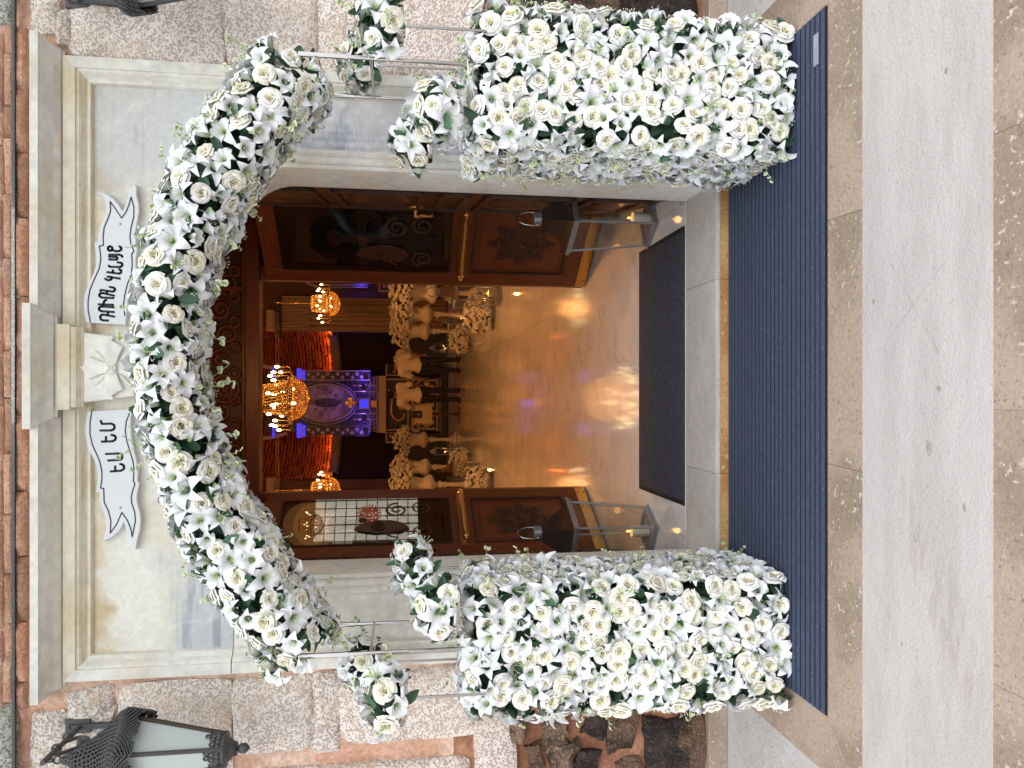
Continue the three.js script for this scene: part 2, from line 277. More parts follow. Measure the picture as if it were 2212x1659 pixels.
// ---------------------------------------------------------------- rough stone wall
function stone(w, h, d, sd, amp = 0.012, irr = 0.009) {
  const sm = Math.min(w, h), nx = Math.max(4, Math.round(w / 0.035)), ny = Math.max(4, Math.round(h / 0.035));
  let g = new THREE.BoxGeometry(w, h, d, nx, ny, 2); g.deleteAttribute('normal'); g.deleteAttribute('uv'); g = mergeVertices(g, 1e-4);
  const p = g.attributes.position;
  for (let i = 0; i < p.count; i++) {
    let x = p.getX(i), y = p.getY(i), z = p.getZ(i);
    const ex = w / 2 - Math.abs(x), ey = h / 2 - Math.abs(y), e = Math.min(ex, ey), front = z > 0 ? 1 : 0;
    const k = 1 - sst(0, Math.min(0.035, sm * 0.2), e);
    const cr = Math.max(0, Math.min(0.045, sm * 0.2) - Math.hypot(ex, ey)) * 0.2;
    x += Math.sign(x) * (-cr) + k * irr * n3(y * 7 + sd, x * 3, sd * 1.3, 1) + (k > 0.5 ? irr * 0.4 * n3(y * 25, x * 25, sd, 5) : 0);
    y += Math.sign(y) * (-cr) + k * irr * n3(x * 7 + sd, y * 3, sd * 1.7, 2) + (k > 0.5 ? irr * 0.4 * n3(y * 25, x * 25, sd, 6) : 0);
    z += front * (amp * n3(x * 9 + sd, y * 9, sd, 3) + amp * 0.5 * n3(x * 26 + sd, y * 26, sd, 4) - 0.014 * Math.pow(k, 3));
    p.setXYZ(i, x, y, z);
  }
  g.computeVertexNormals();
  const n = g.attributes.normal; const c = toCreasedNormals(g, 1.2); return boxUV(c, sd * 0.37);
}
{
  const wall = thing('stone_wall', 'rough pitted limestone church wall with pink mortar on both sides of the marble portal', 'wall');
  const back = new THREE.Shape([[-4, 0.05], [-1.165, 0.05], [-1.165, 2.87], [1.39, 2.87], [1.39, 0.05], [4.2, 0.05], [4.2, 6.5], [-4, 6.5]].map(([x, y]) => new THREE.Vector2(x, y)));
  let g = boxUV(new THREE.ExtrudeGeometry(back, { depth: 0.4, bevelEnabled: false }).translate(0, 0, -3.86));
  part(wall, 'mortar', g, M.mortar);
  // mortar bedding that stands unevenly between the stones
  for (const [x0, x1, ya, yb] of [[-2.3, -1.17, 0.06, 1.26], [1.395, 2.4, 0.06, 1.26], [-2.3, -1.17, 1.26, 3.3], [1.395, 2.4, 1.26, 3.3], [-1.17, 1.395, 2.88, 3.7]]) {
    const bed = grid(40, 60, (u, v) => { const x = lerp(x0, x1, u), y = lerp(ya, yb, v); const e = u < 0.01 || u > 0.99; return V(x, y, -3.435 + 0.014 * n3(x * 8, y * 8, 3) + 0.006 * n3(x * 30, y * 30, 5)); });
    part(wall, 'mortar_bed', boxUV(bed), yb < 2 ? M.mortarDark : M.mortar);
  }
  const put = (x0, x1, y0, y1, mat, o = {}) => {
    const zz = o.z ?? 3.425, g = o.grow ?? 5.5, a = atZ(x0 - g, y1 + g, zz), b = atZ(x1 + g, y0 - g, zz), w = b[0] - a[0], h = a[1] - b[1];
    part(wall, o.name ?? 'stone', stone(Math.abs(w), Math.abs(h), 0.12, rr(1, 90), o.amp, o.irr), mat, [(a[0] + b[0]) / 2, (a[1] + b[1]) / 2, -zz - 0.04 + (o.out ?? 0)], [0, 0, o.rot ?? 0]);
  };
  const A = M.lime, B = M.lime2;
  // left of the portal
  put(76, 140, 1532, 1606, B, { irr: 0.025 }); put(74, 140, 1612, 1800, A); put(150, 240, 1486, 1566, B, { irr: 0.03, amp: 0.02 }); put(152, 244, 1574, 1800, A, { irr: 0.025 });
  put(262, 497, 1470, 1800, A); put(509, 674, 1461, 1625, A); put(680, 733, 1454, 1620, B); put(505, 1012, 1636, 1800, B); put(739, 1024, 1442, 1602, A); put(1018, 1034, 1450, 1530, B);
  put(1030, 1110, 1548, 1800, B, { amp: 0.02 }); put(1034, 1104, 1430, 1540, A);
  const R = M.rubble, rb = (x0, x1, y0, y1, i, rot = 0) => put(x0, x1, y0, y1, R[i], { amp: 0.026, irr: 0.04, rot: rot + rr(-0.12, 0.12), out: 0.006, grow: 3 });
  rb(1184, 1230, 1540, 1668, 2, 0.1); rb(1264, 1310, 1540, 1596, 0, -0.2); rb(1318, 1372, 1545, 1633, 1); rb(1142, 1170, 1596, 1646, 1, 0.2); rb(1254, 1300, 1612, 1680, 0); rb(1390, 1470, 1540, 1800, 0); rb(1474, 1532, 1535, 1800, 1, 0.05);
  rb(1112, 1136, 1535, 1594, 2); rb(1328, 1376, 1642, 1740, 1); rb(1140, 1176, 1652, 1740, 0); rb(1190, 1246, 1676, 1760, 1); rb(1226, 1258, 1596, 1618, 2);
  // right of the portal
  put(74, 128, -120, 64, A); put(152, 482, -200, 116, A); put(494, 686, -200, 134, A); put(695, 1038, -200, 154, A); put(128, 150, 30, 90, B);
  rb(1044, 1100, -120, 2, 2); rb(1050, 1120, 20, 150, 1); rb(1110, 1200, -120, 140, 0); rb(1210, 1330, -160, 60, 1); rb(1340, 1500, -160, 140, 0);
  // terracotta courses above the cornice, and the wall above them
  let y = 60; const bt = [58, 196, 330, 470, 640, 760, 900, 1060, 1200, 1340, 1470, 1532];
  for (let i = 0; i + 1 < bt.length; i++) put(36, 58 + (i % 3) * 2, bt[i] + 3, bt[i + 1] - 2, M.brickRed[i % 3], { name: 'brick', amp: 0.005, irr: 0.004, out: 0.002 + (i % 2) * 0.004, grow: 1 });
  const ut = [55, 120, 230, 300, 420, 560, 640, 758, 860, 980, 1110, 1240, 1345, 1420, 1515];
  for (let i = 0; i + 1 < ut.length; i++) for (const [a, b, k] of [[12, 32, 0], [-14, 9, 1], [-40, -17, 2], [-66, -43, 0], [-92, -69, 1]]) put(a, b, ut[i] + 2 + k * 15, ut[i + 1] - 2 + k * 15, M.brickRed[(i + k) % 3], { name: 'brick', amp: 0.006, irr: 0.005, out: (i + k) % 2 * 0.005, grow: 0.8 });
  put(-60, 28, -150, 46, M.limeGrey); put(-60, 28, 1522, 1800, M.limeGrey);
}
// ---------------------------------------------------------------- glass canopy over the portal
{
  const gl = thing('glass_canopy', 'clear glass canopy pane with a dark green edge above the portal cornice', 'canopy', [0.1, 3.05, -3.405]);
  part(gl, 'pane', box(-2.6, 2.6, 0, 0.012, 0.012, 1.5).rotateX(-0.05), M.glass);
  part(gl, 'pane_edge', box(-2.6, 2.6, -0.0005, 0.0125, -0.004, 0.01).rotateX(-0.05), std({ color: lin(0.02, 0.035, 0.032), roughness: 0.15 }));
  for (const x of [-1.9, 1.9]) part(gl, 'bracket', [cyl(0.02, 0.02, 0.03, 12).translate(x, -0.015, 0.1), rod(V(x, 0.01, 0.1), V(x, 0.01, -0.14), 0.012)], M.steel);
}
// ---------------------------------------------------------------- marble portal
const PX0 = -1.18, PX1 = 1.403, OX0 = -0.79, OX1 = 1.0, OY = 2.42, SPR = 1.98, PTOP = 2.869;
// a moulding carried up one side, over the top and down the other with mitred corners; profile = [inward, outward] pairs
function mouldU(x0, x1, yt, yb, prof, z0, legs = false) {
  const path = (u) => [[x0 + u, yb], [x0 + u, legs ? yt : yt - u], [x1 - u, legs ? yt : yt - u], [x1 - u, yb]], n = prof.length, quads = [];
  for (let s = 0; s < 3; s += legs ? 2 : 1) quads.push(grid(1, n - 1, (a, b) => { const [u, w] = prof[Math.round(b * (n - 1))], q = path(u)[s + Math.round(a)]; return V(q[0], q[1], z0 + w); }));
  return quads.map((g) => boxUV(toCreasedNormals(g, 0.6)));
}
// a moulding round an arched opening: legs, then half an ellipse; profile = [away from the opening, outward]
function mouldArch(x0, x1, spring, rise, yb, prof, z0) {
  const n = prof.length, c = (x0 + x1) / 2, a = (x1 - x0) / 2, at = (t, o) => { if (t <= 0.25) return [x0 - o, lerp(yb, spring, t * 4)]; if (t >= 0.75) return [x1 + o, lerp(spring, yb, (t - 0.75) * 4)]; const q = (t - 0.25) * 2 * Math.PI; return [c - Math.cos(q) * (a + o), spring + Math.sin(q) * (rise + o)]; };
  return boxUV(toCreasedNormals(grid(80, n - 1, (u, v) => { const [o, w] = prof[Math.round(v * (n - 1))], q = at(u, o); return V(q[0], q[1], z0 + w); }), 0.6));
}
// a cornice with its ends returned to the wall; profile = [height, outward]
function cornice(xl, xr, y0, z0, prof, e = 0.3) {
  const n = prof.length, f = (a, b) => { const [h, w] = prof[Math.round(b * (n - 1))]; return [V(xl - w * e, y0 + h, z0), V(xl - w * e, y0 + h, z0 + w), V(xr + w * e, y0 + h, z0 + w), V(xr + w * e, y0 + h, z0)][a]; };
  const q = [0, 1, 2].map((s) => grid(1, n - 1, (a, b) => f(s + Math.round(a), b)));
  const w = prof[n - 1][1], h = prof[n - 1][0];
  q.push(box(xl - w * e, xr + w * e, y0 + h - 0.003, y0 + h + 0.001, z0, z0 + w));
  return boxUV(toCreasedNormals(merge(q), 0.5), rr(0, 5));
}
{
  const p = thing('marble_portal', 'cream marble door surround with moulded frame, cornice and cross on its keystone', 'portal');
  const Z = -ZF;
  // lintel slab and jambs
  const oc = (OX0 + OX1) / 2, oa = (OX1 - OX0) / 2, ell = (k) => { const a = Math.PI * k; return [oc - Math.cos(a) * (oa + 0.03), SPR + Math.sin(a) * (OY - SPR + 0.03)]; };
  const k0 = Math.asin((2.206 - SPR) / (OY - SPR + 0.03)) / Math.PI, ar = []; for (let i = 0; i <= 30; i++) ar.push(ell(lerp(k0, 1 - k0, i / 30)));
  const ls = shapeOf([[PX0 + 0.06, 2.206], ...ar, [PX1 - 0.06, 2.206], [PX1 - 0.06, PTOP - 0.06], [PX0 + 0.06, PTOP - 0.06]]);
  part(p, 'lintel_slab', boxUV(extr(ls, 0.3).translate(0, 0, Z - 0.3)), M.lintel, null).geometry.attributes.uv.array.forEach((e, i, q) => { if (!(i & 1)) q[i] += 1.5; });
  const jl = [], jr = []; for (let i = 0; i <= 12; i++) { const [x, y] = ell(k0 * i / 12); jl.push([x, Math.min(y, 2.2035)]); jr.push([2 * oc - x, Math.min(y, 2.2035)]); }
  part(p, 'jamb_slab', boxUV(extr(shapeOf([[PX0 + 0.06, 0.06], [jl[0][0], 0.06], ...jl, [PX0 + 0.06, 2.2035]]), 0.299).translate(0, 0, Z - 0.3), 1.3), M.marble);
  part(p, 'jamb_slab', boxUV(extr(shapeOf([[PX1 - 0.06, 0.06], [PX1 - 0.06, 2.2035], ...jr.slice().reverse(), [jr[0][0], 0.06]]), 0.299).translate(0, 0, Z - 0.3), 2.1, true), M.marbleGrey);
  const fr = [[0, -0.05], [0, 0.052], [0.046, 0.052], [0.048, 0.044], [0.058, 0.043], [0.066, 0.036], [0.074, 0.024], [0.082, 0.018], [0.086, 0.019], [0.094, 0.019], [0.098, 0.012], [0.1, -0.002]];
  mouldU(PX0, PX1, PTOP, 2.206, fr, Z).forEach((g, i) => part(p, 'frame_moulding', g, i === 1 ? M.marbleHoney : M.marble));
  mouldU(PX0, PX1, 2.203, 0.06, fr, Z, true).forEach((g) => part(p, 'frame_moulding', g.translate(0, 0, -0.0015), M.marble));
  const arch = [[0.088, -0.002], [0.088, 0.012], [0.074, 0.014], [0.062, 0.004], [0.054, 0.012], [0.036, 0.016], [0.024, 0.006], [0.018, 0.018], [0.003, 0.018], [0, 0.012], [0, -0.28]];
  part(p, 'door_moulding', mouldArch(OX0 + 0.013, OX1 - 0.013, SPR, OY - SPR - 0.013, 0.06, arch, Z), M.marble);
  // cornice
  const cy = 2.872, prof = [[0, 0.02], [0.01, 0.022], [0.011, 0.034], [0.018, 0.04], [0.032, 0.052], [0.044, 0.07], [0.052, 0.098], [0.057, 0.108], [0.058, 0.116], [0.059, 0.128], [0.088, 0.129], [0.09, 0.126]];
  part(p, 'cornice', cornice(-1.2, -0.06, cy, Z, prof), M.marble);
  part(p, 'cornice', cornice(0.3, 1.425, cy, Z, prof.map(([h, w]) => [h + 0.001, w])), M.marble);
  part(p, 'cornice_block', cornice(-0.058, 0.293, cy + 0.004, Z, prof.map(([h, w]) => [h * 0.98 + 0.006, w * 0.97 + 0.05]), 0.42), M.marble);
  // keystone
  const kc = 0.117, kz = 3.36, KY = (x) => atZ(x, 800, kz)[1];
  part(p, 'keystone_cap', boxUV(rbox(kc - 0.175, kc + 0.175, KY(153), KY(127) + 0.006, Z, Z + 0.1, 0.003)), M.marbleHoney);
  part(p, 'keystone_cap', boxUV(new THREE.ExtrudeGeometry(shapeOf([[0, KY(175)], [0.068, KY(175)], [0.07, KY(172)], [0.078, KY(169)], [0.09, KY(164)], [0.094, KY(158)], [0.094, KY(153)], [0, KY(153)]]), { depth: 0.328, bevelEnabled: false }).rotateY(-Math.PI / 2).translate(kc + 0.164, 0, Z)), M.marbleHoney);
  const ks = shapeOf([[kc - 0.14, KY(175)], [kc + 0.14, KY(175)], [kc + 0.088, OY - 0.04], [kc - 0.088, OY - 0.04]]);
  const kst = part(p, 'keystone', boxUV(extr(ks, 0.065, 0.004).translate(0, 0, Z)), M.marble);
  // the cross on the keystone with flared arms, small balls at its ends and a rosette
  const c0 = atZ(240, 794.5, 3.37), arm = 0.112, cs = new THREE.Shape();
  const A4 = [0, 1, 2, 3].map((k) => k * Math.PI / 2), rot = (x, y, a) => [x * Math.cos(a) - y * Math.sin(a), x * Math.sin(a) + y * Math.cos(a)];
  A4.forEach((a, k) => {
    const q = [[0.018, 0.018], [0.026, 0.05], [0.042, 0.086], [0, arm], [-0.042, 0.086], [-0.026, 0.05], [-0.018, 0.018]].map(([x, y]) => rot(x, y, a));
    q.forEach(([x, y], i) => (k || i ? cs.lineTo(x, y) : cs.moveTo(x, y)));
  });
  const cr = [extr(cs, 0.017, 0.003, 2)];
  for (const a of A4) { const [x, y] = rot(0, arm + 0.012, a); cr.push(new THREE.SphereGeometry(0.011, 10, 8).translate(x, y, 0.004)); const [lx, ly] = rot(0.045, 0.045, a); cr.push(new THREE.SphereGeometry(1, 10, 8).scale(0.009, 0.04, 0.009).rotateZ(a - Math.PI / 4).translate(lx, ly, 0.002)); }
  cr.push(rbox(-0.022, 0.022, -0.022, 0.022, 0, 0.03, 0.003), new THREE.TorusGeometry(0.009, 0.0035, 6, 14).translate(0, 0, 0.03), new THREE.SphereGeometry(0.005, 8, 6).translate(0, 0, 0.031));
  for (const a of A4) { const [x, y] = rot(0.012, 0.012, a); cr.push(new THREE.SphereGeometry(0.006, 8, 6).translate(x, y, 0.029)); }
  part(kst, 'cross', boxUV(merge(cr).translate(c0[0], c0[1], Z + 0.063)), M.marble);
}
// ---------------------------------------------------------------- the two scroll plaques with their lettering
function plaque(name, label, oy, outline, line, letters, screws) {
  const z0 = 3.42, c = (q) => q.map(([x, y]) => atZ(164.6 + 0.1984 * x, oy + 0.1984 * y, z0)), o = c(outline), cx = o.reduce((s, v) => s + v[0], 0) / o.length, cy = o.reduce((s, v) => s + v[1], 0) / o.length;
  const loc = (q) => c(q).map(([x, y]) => [x - cx, y - cy]);
  const t = thing(name, label, 'plaque', [cx, cy, -z0 - 0.028], 'scroll plaques above the door');
  part(t, 'scroll', new THREE.ExtrudeGeometry(shapeOf(loc(outline)), { depth: 0.026, bevelEnabled: true, bevelSize: 0.002, bevelThickness: 0.002, bevelSegments: 2 }), M.plaque);
  const stroke = (pts, w) => { const q = loc(pts), g = []; q.forEach(([x, y], i) => { g.push(new THREE.CylinderGeometry(w / 2, w / 2, 0.002, 8).rotateX(Math.PI / 2).translate(x, y, 0.0285)); if (i) { const [a, b] = q[i - 1], L = Math.hypot(x - a, y - b); g.push(new THREE.BoxGeometry(L, w, 0.002).rotateZ(Math.atan2(y - b, x - a)).translate((x + a) / 2, (y + b) / 2, 0.0285)); } }); return g; };
  part(t, 'outline', stroke(line, 0.0042), M.ink);
  for (const l of letters) part(t, 'letter', l.flatMap((s) => stroke(s, 0.0092)), M.ink);
  for (const s of screws) { const [x, y] = loc([s])[0]; part(t, 'screw', lathe([[0, 0.004], [0.004, 0.004], [0.006, 0.002], [0.006, 0]], 10).rotateX(Math.PI / 2).translate(x, y, 0.027), M.steel); }
}
plaque('scroll_plaque', 'white marble ribbon plaque lettered ԵՍ ԵՄ, left of the keystone', 866.8,
  [[130, 115], [108, 220], [105, 330], [118, 440], [150, 540], [190, 620], [225, 700], [240, 790], [238, 870], [220, 985], [255, 988], [262, 1080], [290, 1170], [325, 1260], [337, 1340], [325, 1430], [285, 1522], [380, 1480], [450, 1420], [500, 1350], [515, 1305], [545, 1380], [570, 1480], [600, 1560], [645, 1612], [650, 1540], [685, 1400], [698, 1290], [685, 1210], [662, 1130], [652, 1060], [660, 980], [680, 900], [660, 870], [665, 760], [648, 640], [618, 530], [598, 440], [588, 340], [585, 200], [600, 90]],
  [[170, 115], [152, 220], [150, 350], [175, 470], [220, 570], [255, 650], [280, 760], [280, 850], [265, 945], [300, 950], [305, 1100], [350, 1190], [378, 1300], [372, 1435], [440, 1340], [497, 1210], [560, 1300], [595, 1390], [610, 1475], [645, 1300], [638, 1210], [605, 1110], [600, 1040], [615, 970], [640, 905], [622, 865], [630, 740], [615, 640], [580, 530], [548, 420], [535, 320], [545, 220], [580, 130]],
  [[[[378, 764], [490, 756], [518, 738], [522, 712], [508, 690], [480, 684]], [[425, 760], [425, 710]]], [[[325, 574], [465, 568], [494, 578], [502, 600], [496, 626], [472, 638], [350, 645]]],
    [[[280, 440], [395, 436], [425, 420], [432, 396], [418, 374], [384, 366]], [[325, 438], [325, 388]]], [[[268, 214], [280, 246], [385, 244], [412, 258], [418, 282], [408, 306], [382, 318], [264, 318]]]], [[480, 1160]]);
plaque('scroll_plaque', 'white marble ribbon plaque lettered ԴՈՒՌՆ ԿԵՆԱՑ, right of the keystone', 384,
  [[112, 1572], [92, 1480], [85, 1360], [95, 1270], [130, 1170], [185, 1060], [220, 950], [225, 880], [215, 790], [203, 705], [245, 703], [245, 620], [258, 540], [295, 460], [325, 390], [332, 300], [315, 230], [272, 158], [340, 190], [410, 240], [465, 310], [502, 370], [540, 310], [565, 220], [582, 140], [632, 75], [652, 110], [646, 180], [672, 290], [675, 380], [655, 480], [638, 590], [643, 680], [658, 780], [640, 900], [645, 1000], [600, 1100], [575, 1200], [560, 1300], [545, 1450], [530, 1597]],
  [[155, 1570], [130, 1440], [130, 1340], [150, 1220], [200, 1100], [250, 990], [268, 900], [265, 830], [253, 745], [297, 735], [293, 640], [305, 540], [345, 450], [375, 360], [370, 260], [430, 340], [495, 440], [545, 370], [580, 280], [598, 210], [628, 320], [628, 420], [600, 530], [585, 640], [595, 720], [628, 798], [605, 830], [610, 950], [600, 1060], [560, 1150], [530, 1270], [515, 1390], [530, 1500]],
  [[[[345, 1555], [290, 1553], [266, 1538], [262, 1514], [274, 1494], [298, 1490], [415, 1512]], [[345, 1500], [345, 1466]]], [[[410, 1462], [274, 1453], [250, 1440], [248, 1420], [262, 1406], [284, 1402], [408, 1410]]],
    [[[245, 1378], [402, 1384]], [[300, 1380], [300, 1354], [312, 1338], [328, 1330]]], [[[405, 1310], [280, 1304], [254, 1290], [252, 1272], [266, 1258], [290, 1256], [412, 1284]], [[335, 1264], [335, 1240]]],
    [[[264, 1234], [272, 1222], [400, 1240], [420, 1228], [422, 1208], [408, 1196], [366, 1190]]], [[[315, 1100], [348, 1116], [378, 1110], [388, 1094], [382, 1080]], [[343, 1076], [475, 1098]]],
    [[[340, 1028], [470, 1044], [490, 1030], [490, 1008], [468, 998]], [[400, 1036], [400, 1008]]], [[[355, 958], [368, 970], [482, 972], [502, 956], [500, 934], [482, 924], [452, 922]]],
    [[[360, 890], [440, 892], [452, 878], [440, 862], [360, 860]], [[360, 838], [470, 838], [500, 850], [500, 862]]], [[[345, 770], [352, 752], [372, 746], [390, 756], [394, 772], [386, 790], [368, 796], [350, 788], [345, 770]], [[392, 786], [430, 800], [470, 798], [492, 780], [490, 760], [472, 748]]]], [[475, 503]]);
// ---------------------------------------------------------------- flowers
const F = {};
{
  const CREAM = [0.94, 0.89, 0.64], WHITE = [0.9, 0.9, 0.86], IVORY = [0.88, 0.86, 0.76], GREEN = [0.3, 0.42, 0.1];
  function rose(sd, warm) {
    seed = sd; const gs = [];
    const ring = (n, r0, r1, z1, curl, half, k, a0) => {
      for (let i = 0; i < n; i++) {
        const a = a0 + (i / n) * 2 * Math.PI + rr(-0.15, 0.15), hz = z1 * rr(0.92, 1.06), rr1 = r1 * rr(0.93, 1.07), wav = rr(-0.003, 0.003);
        gs.push(grid(4, 4, (u, v) => {
          const s = u * 2 - 1, t = v, w = half * (0.55 + 0.45 * Math.sin(Math.min(1, t * 1.25) * Math.PI / 2)) * (1 - 0.25 * Math.pow(t, 6)), ang = a + s * w;
          const top = hz * (1 - 0.16 * s * s * s * s);
          let r = r0 + (rr1 - r0) * Math.pow(t, 0.7), z = top * Math.sin(t * Math.PI / 2);
          const c = sst(0.72, 1, t); r += curl * c; z -= curl * 0.7 * c * c; r += wav * s * t;
          return V(Math.cos(ang) * r, Math.sin(ang) * r, z - 0.012);
        }, (u, v) => { const kk = clamp(k + 0.25 * (v - 0.5)); return mix3(mix3(CREAM, warm ? IVORY : WHITE, kk), [0.5, 0.52, 0.2], 0.1 * (1 - v) * (1 - v)); }));
      }
    };
    gs.push(tint(new THREE.ConeGeometry(0.006, 0.036, 7).rotateX(Math.PI / 2).translate(0, 0, 0.012), CREAM));
    ring(3, 0.003, 0.009, 0.042, 0.001, 1.3, 0.12, rr(0, 6)); ring(3, 0.006, 0.015, 0.043, 0.003, 1.15, 0.4, rr(0, 6)); ring(4, 0.01, 0.022, 0.042, 0.006, 0.95, 0.72, rr(0, 6));
    ring(5, 0.014, 0.03, 0.037, 0.008, 0.85, 0.88, rr(0, 6)); ring(5, 0.016, 0.036, 0.027, 0.01, 0.8, 1, rr(0, 6));
    return merge(gs);
  }
  function lily(sd, open) {
    seed = sd; const gs = [];
    for (let i = 0; i < 6; i++) {
      const a = i * Math.PI / 3 + rr(-0.12, 0.12), wide = i % 2 ? 0.0235 : 0.0175, L = 0.068 * rr(0.92, 1.08), op = open * rr(0.85, 1.15), tw = rr(-0.006, 0.006);
      gs.push(grid(4, 6, (u, v) => {
        const s = u * 2 - 1, t = v, w = wide * (1 - 0.12 * s * s * 0) * Math.pow(Math.sin(Math.PI * clamp(0.07 + 0.9 * Math.pow(t, 0.85))), 0.72);
        const r = 0.005 + L * Math.pow(t, 1.25) * op, z = 0.034 * Math.sin(t * 2.1) * (1.5 - op * 0.5) + (1 - op) * 0.03 * t - 0.022 * Math.pow(t, 4) + 0.006 * s * s * (1 - t * 0.4) - 0.003 * (1 - Math.abs(s)) * 0.5;
        const x = r, y = s * w + tw * t * t;
        return V(Math.cos(a) * x - Math.sin(a) * y, Math.sin(a) * x + Math.cos(a) * y, z - 0.006);
      }, (u, v) => mix3([0.36, 0.5, 0.18], [0.83, 0.845, 0.875], sst(0.02, 0.34, v))));
    }
    for (let i = 0; i < 5; i++) { const a = i * 1.257 + rr(-0.3, 0.3), q = rr(0.012, 0.024), e = V(Math.cos(a) * q, Math.sin(a) * q, rr(0.045, 0.058)); gs.push(tint(rod(V(0, 0, 0.004), e, 0.0011, 3, 0.0008), [0.62, 0.7, 0.42])); gs.push(tint(new THREE.OctahedronGeometry(0.0028).translate(e.x, e.y, e.z), [0.8, 0.8, 0.68])); }
    gs.push(tint(new THREE.ConeGeometry(0.006, 0.016, 5).rotateX(Math.PI / 2).translate(0, 0, 0.004), [0.16, 0.3, 0.05]));
    return merge(gs);
  }
  function leaf(sd) { seed = sd; const b = rr(-0.3, 0.5), L = rr(0.055, 0.07), w0 = rr(0.017, 0.022); return grid(4, 5, (u, v) => { const s = u * 2 - 1, w = w0 * Math.pow(Math.sin(Math.PI * (0.04 + 0.93 * Math.pow(v, 0.8))), 0.75); return V(s * w, L * v, 0.006 * Math.abs(s) + b * L * v * v * -0.6 + 0.0012 * Math.sin(s * 9) * v); }); }
  function sprig(sd) {
    seed = sd; const gs = [], pts = []; let p = V(0, 0, 0), d = V(rr(-0.5, 0.5), rr(-0.5, 0.5), 1).normalize();
    for (let i = 0; i < 5; i++) { pts.push(p.clone()); p.addScaledVector(d, 0.019); d.add(V(rr(-0.55, 0.55), rr(-0.55, 0.55), rr(-0.25, 0.2))).normalize(); }
    gs.push(tint(tube(pts, 0.0011, 8, 3), [0.5, 0.58, 0.3]));
    for (let i = 1; i < 5; i++) {
      const q = new THREE.Quaternion().setFromEuler(new THREE.Euler(rr(-1.2, 1.2), rr(-1.2, 1.2), rr(0, 6)));
      const g = grid(2, 3, (u, v) => { const s = u * 2 - 1, w = 0.009 * [0.25, 1, 0.75, 0][Math.round(v * 3)]; return V(s * w, 0.02 * v, 0.004 * Math.abs(s)); }, (u, v) => Math.abs(u - 0.5) < 0.1 && v < 0.8 ? [0.2, 0.34, 0.06] : [0.8, 0.82, 0.62]);
      gs.push(g.toNonIndexed().applyQuaternion(q).translate(pts[i].x, pts[i].y, pts[i].z));
    }
    return merge(gs);
  }
  F.rose = [rose(11, false), rose(22, false), rose(33, true), rose(44, false), rose(55, true)]; F.lily = [lily(61, 0.95), lily(72, 0.8), lily(83, 1.0), lily(94, 0.62), lily(99, 0.74)];
  F.leaf = [1, 2, 3, 4].map((k) => leaf(100 + k)); F.sprig = [1, 2, 3, 4, 5].map((k) => sprig(200 + k));
}
const pick = (a) => a[Math.floor(rnd() * a.length) % a.length];
function face(m, n, roll, jit) {                                     // turns a flower made along +z to the way it looks
  const d = n.clone().add(V(rr(-jit, jit), rr(-jit, jit), rr(-jit, jit))).normalize();
  m.quaternion.setFromUnitVectors(V(0, 0, 1), d).multiply(new THREE.Quaternion().setFromAxisAngle(V(0, 0, 1), roll));
}
function flowerAt(parent, kind, p, n, s, lift = 0) {
  let m;
  if (kind === 'rose') { m = part(parent, 'rose', pick(F.rose), M.petal); face(m, n, rr(0, 6.3), 0.34); m.scale.set(s, s, s * rr(0.9, 1.1)); }
  else if (kind === 'lily') { m = part(parent, 'lily', pick(F.lily), M.petal); face(m, n, rr(0, 6.3), 0.8); m.scale.setScalar(s); }
  else if (kind === 'leaf') { m = part(parent, 'leaf', pick(F.leaf), pick(M.leaf)); const t = V(rr(-1, 1), rr(-1, 1), rr(-1, 1)).cross(n).normalize(), up = n.clone().addScaledVector(t, rr(-0.3, 0.5)).normalize(), y = t.clone().addScaledVector(n, rr(0.05, 0.7)).normalize(), x = y.clone().cross(up).normalize(); m.quaternion.setFromRotationMatrix(new THREE.Matrix4().makeBasis(x, y, x.clone().cross(y))); m.scale.setScalar(s); }
  else { m = part(parent, 'ivy_sprig', pick(F.sprig), M.petal); face(m, n, rr(0, 6.3), 0.5); m.scale.setScalar(s); }
  m.position.copy(p).addScaledVector(n, lift); return m;
}
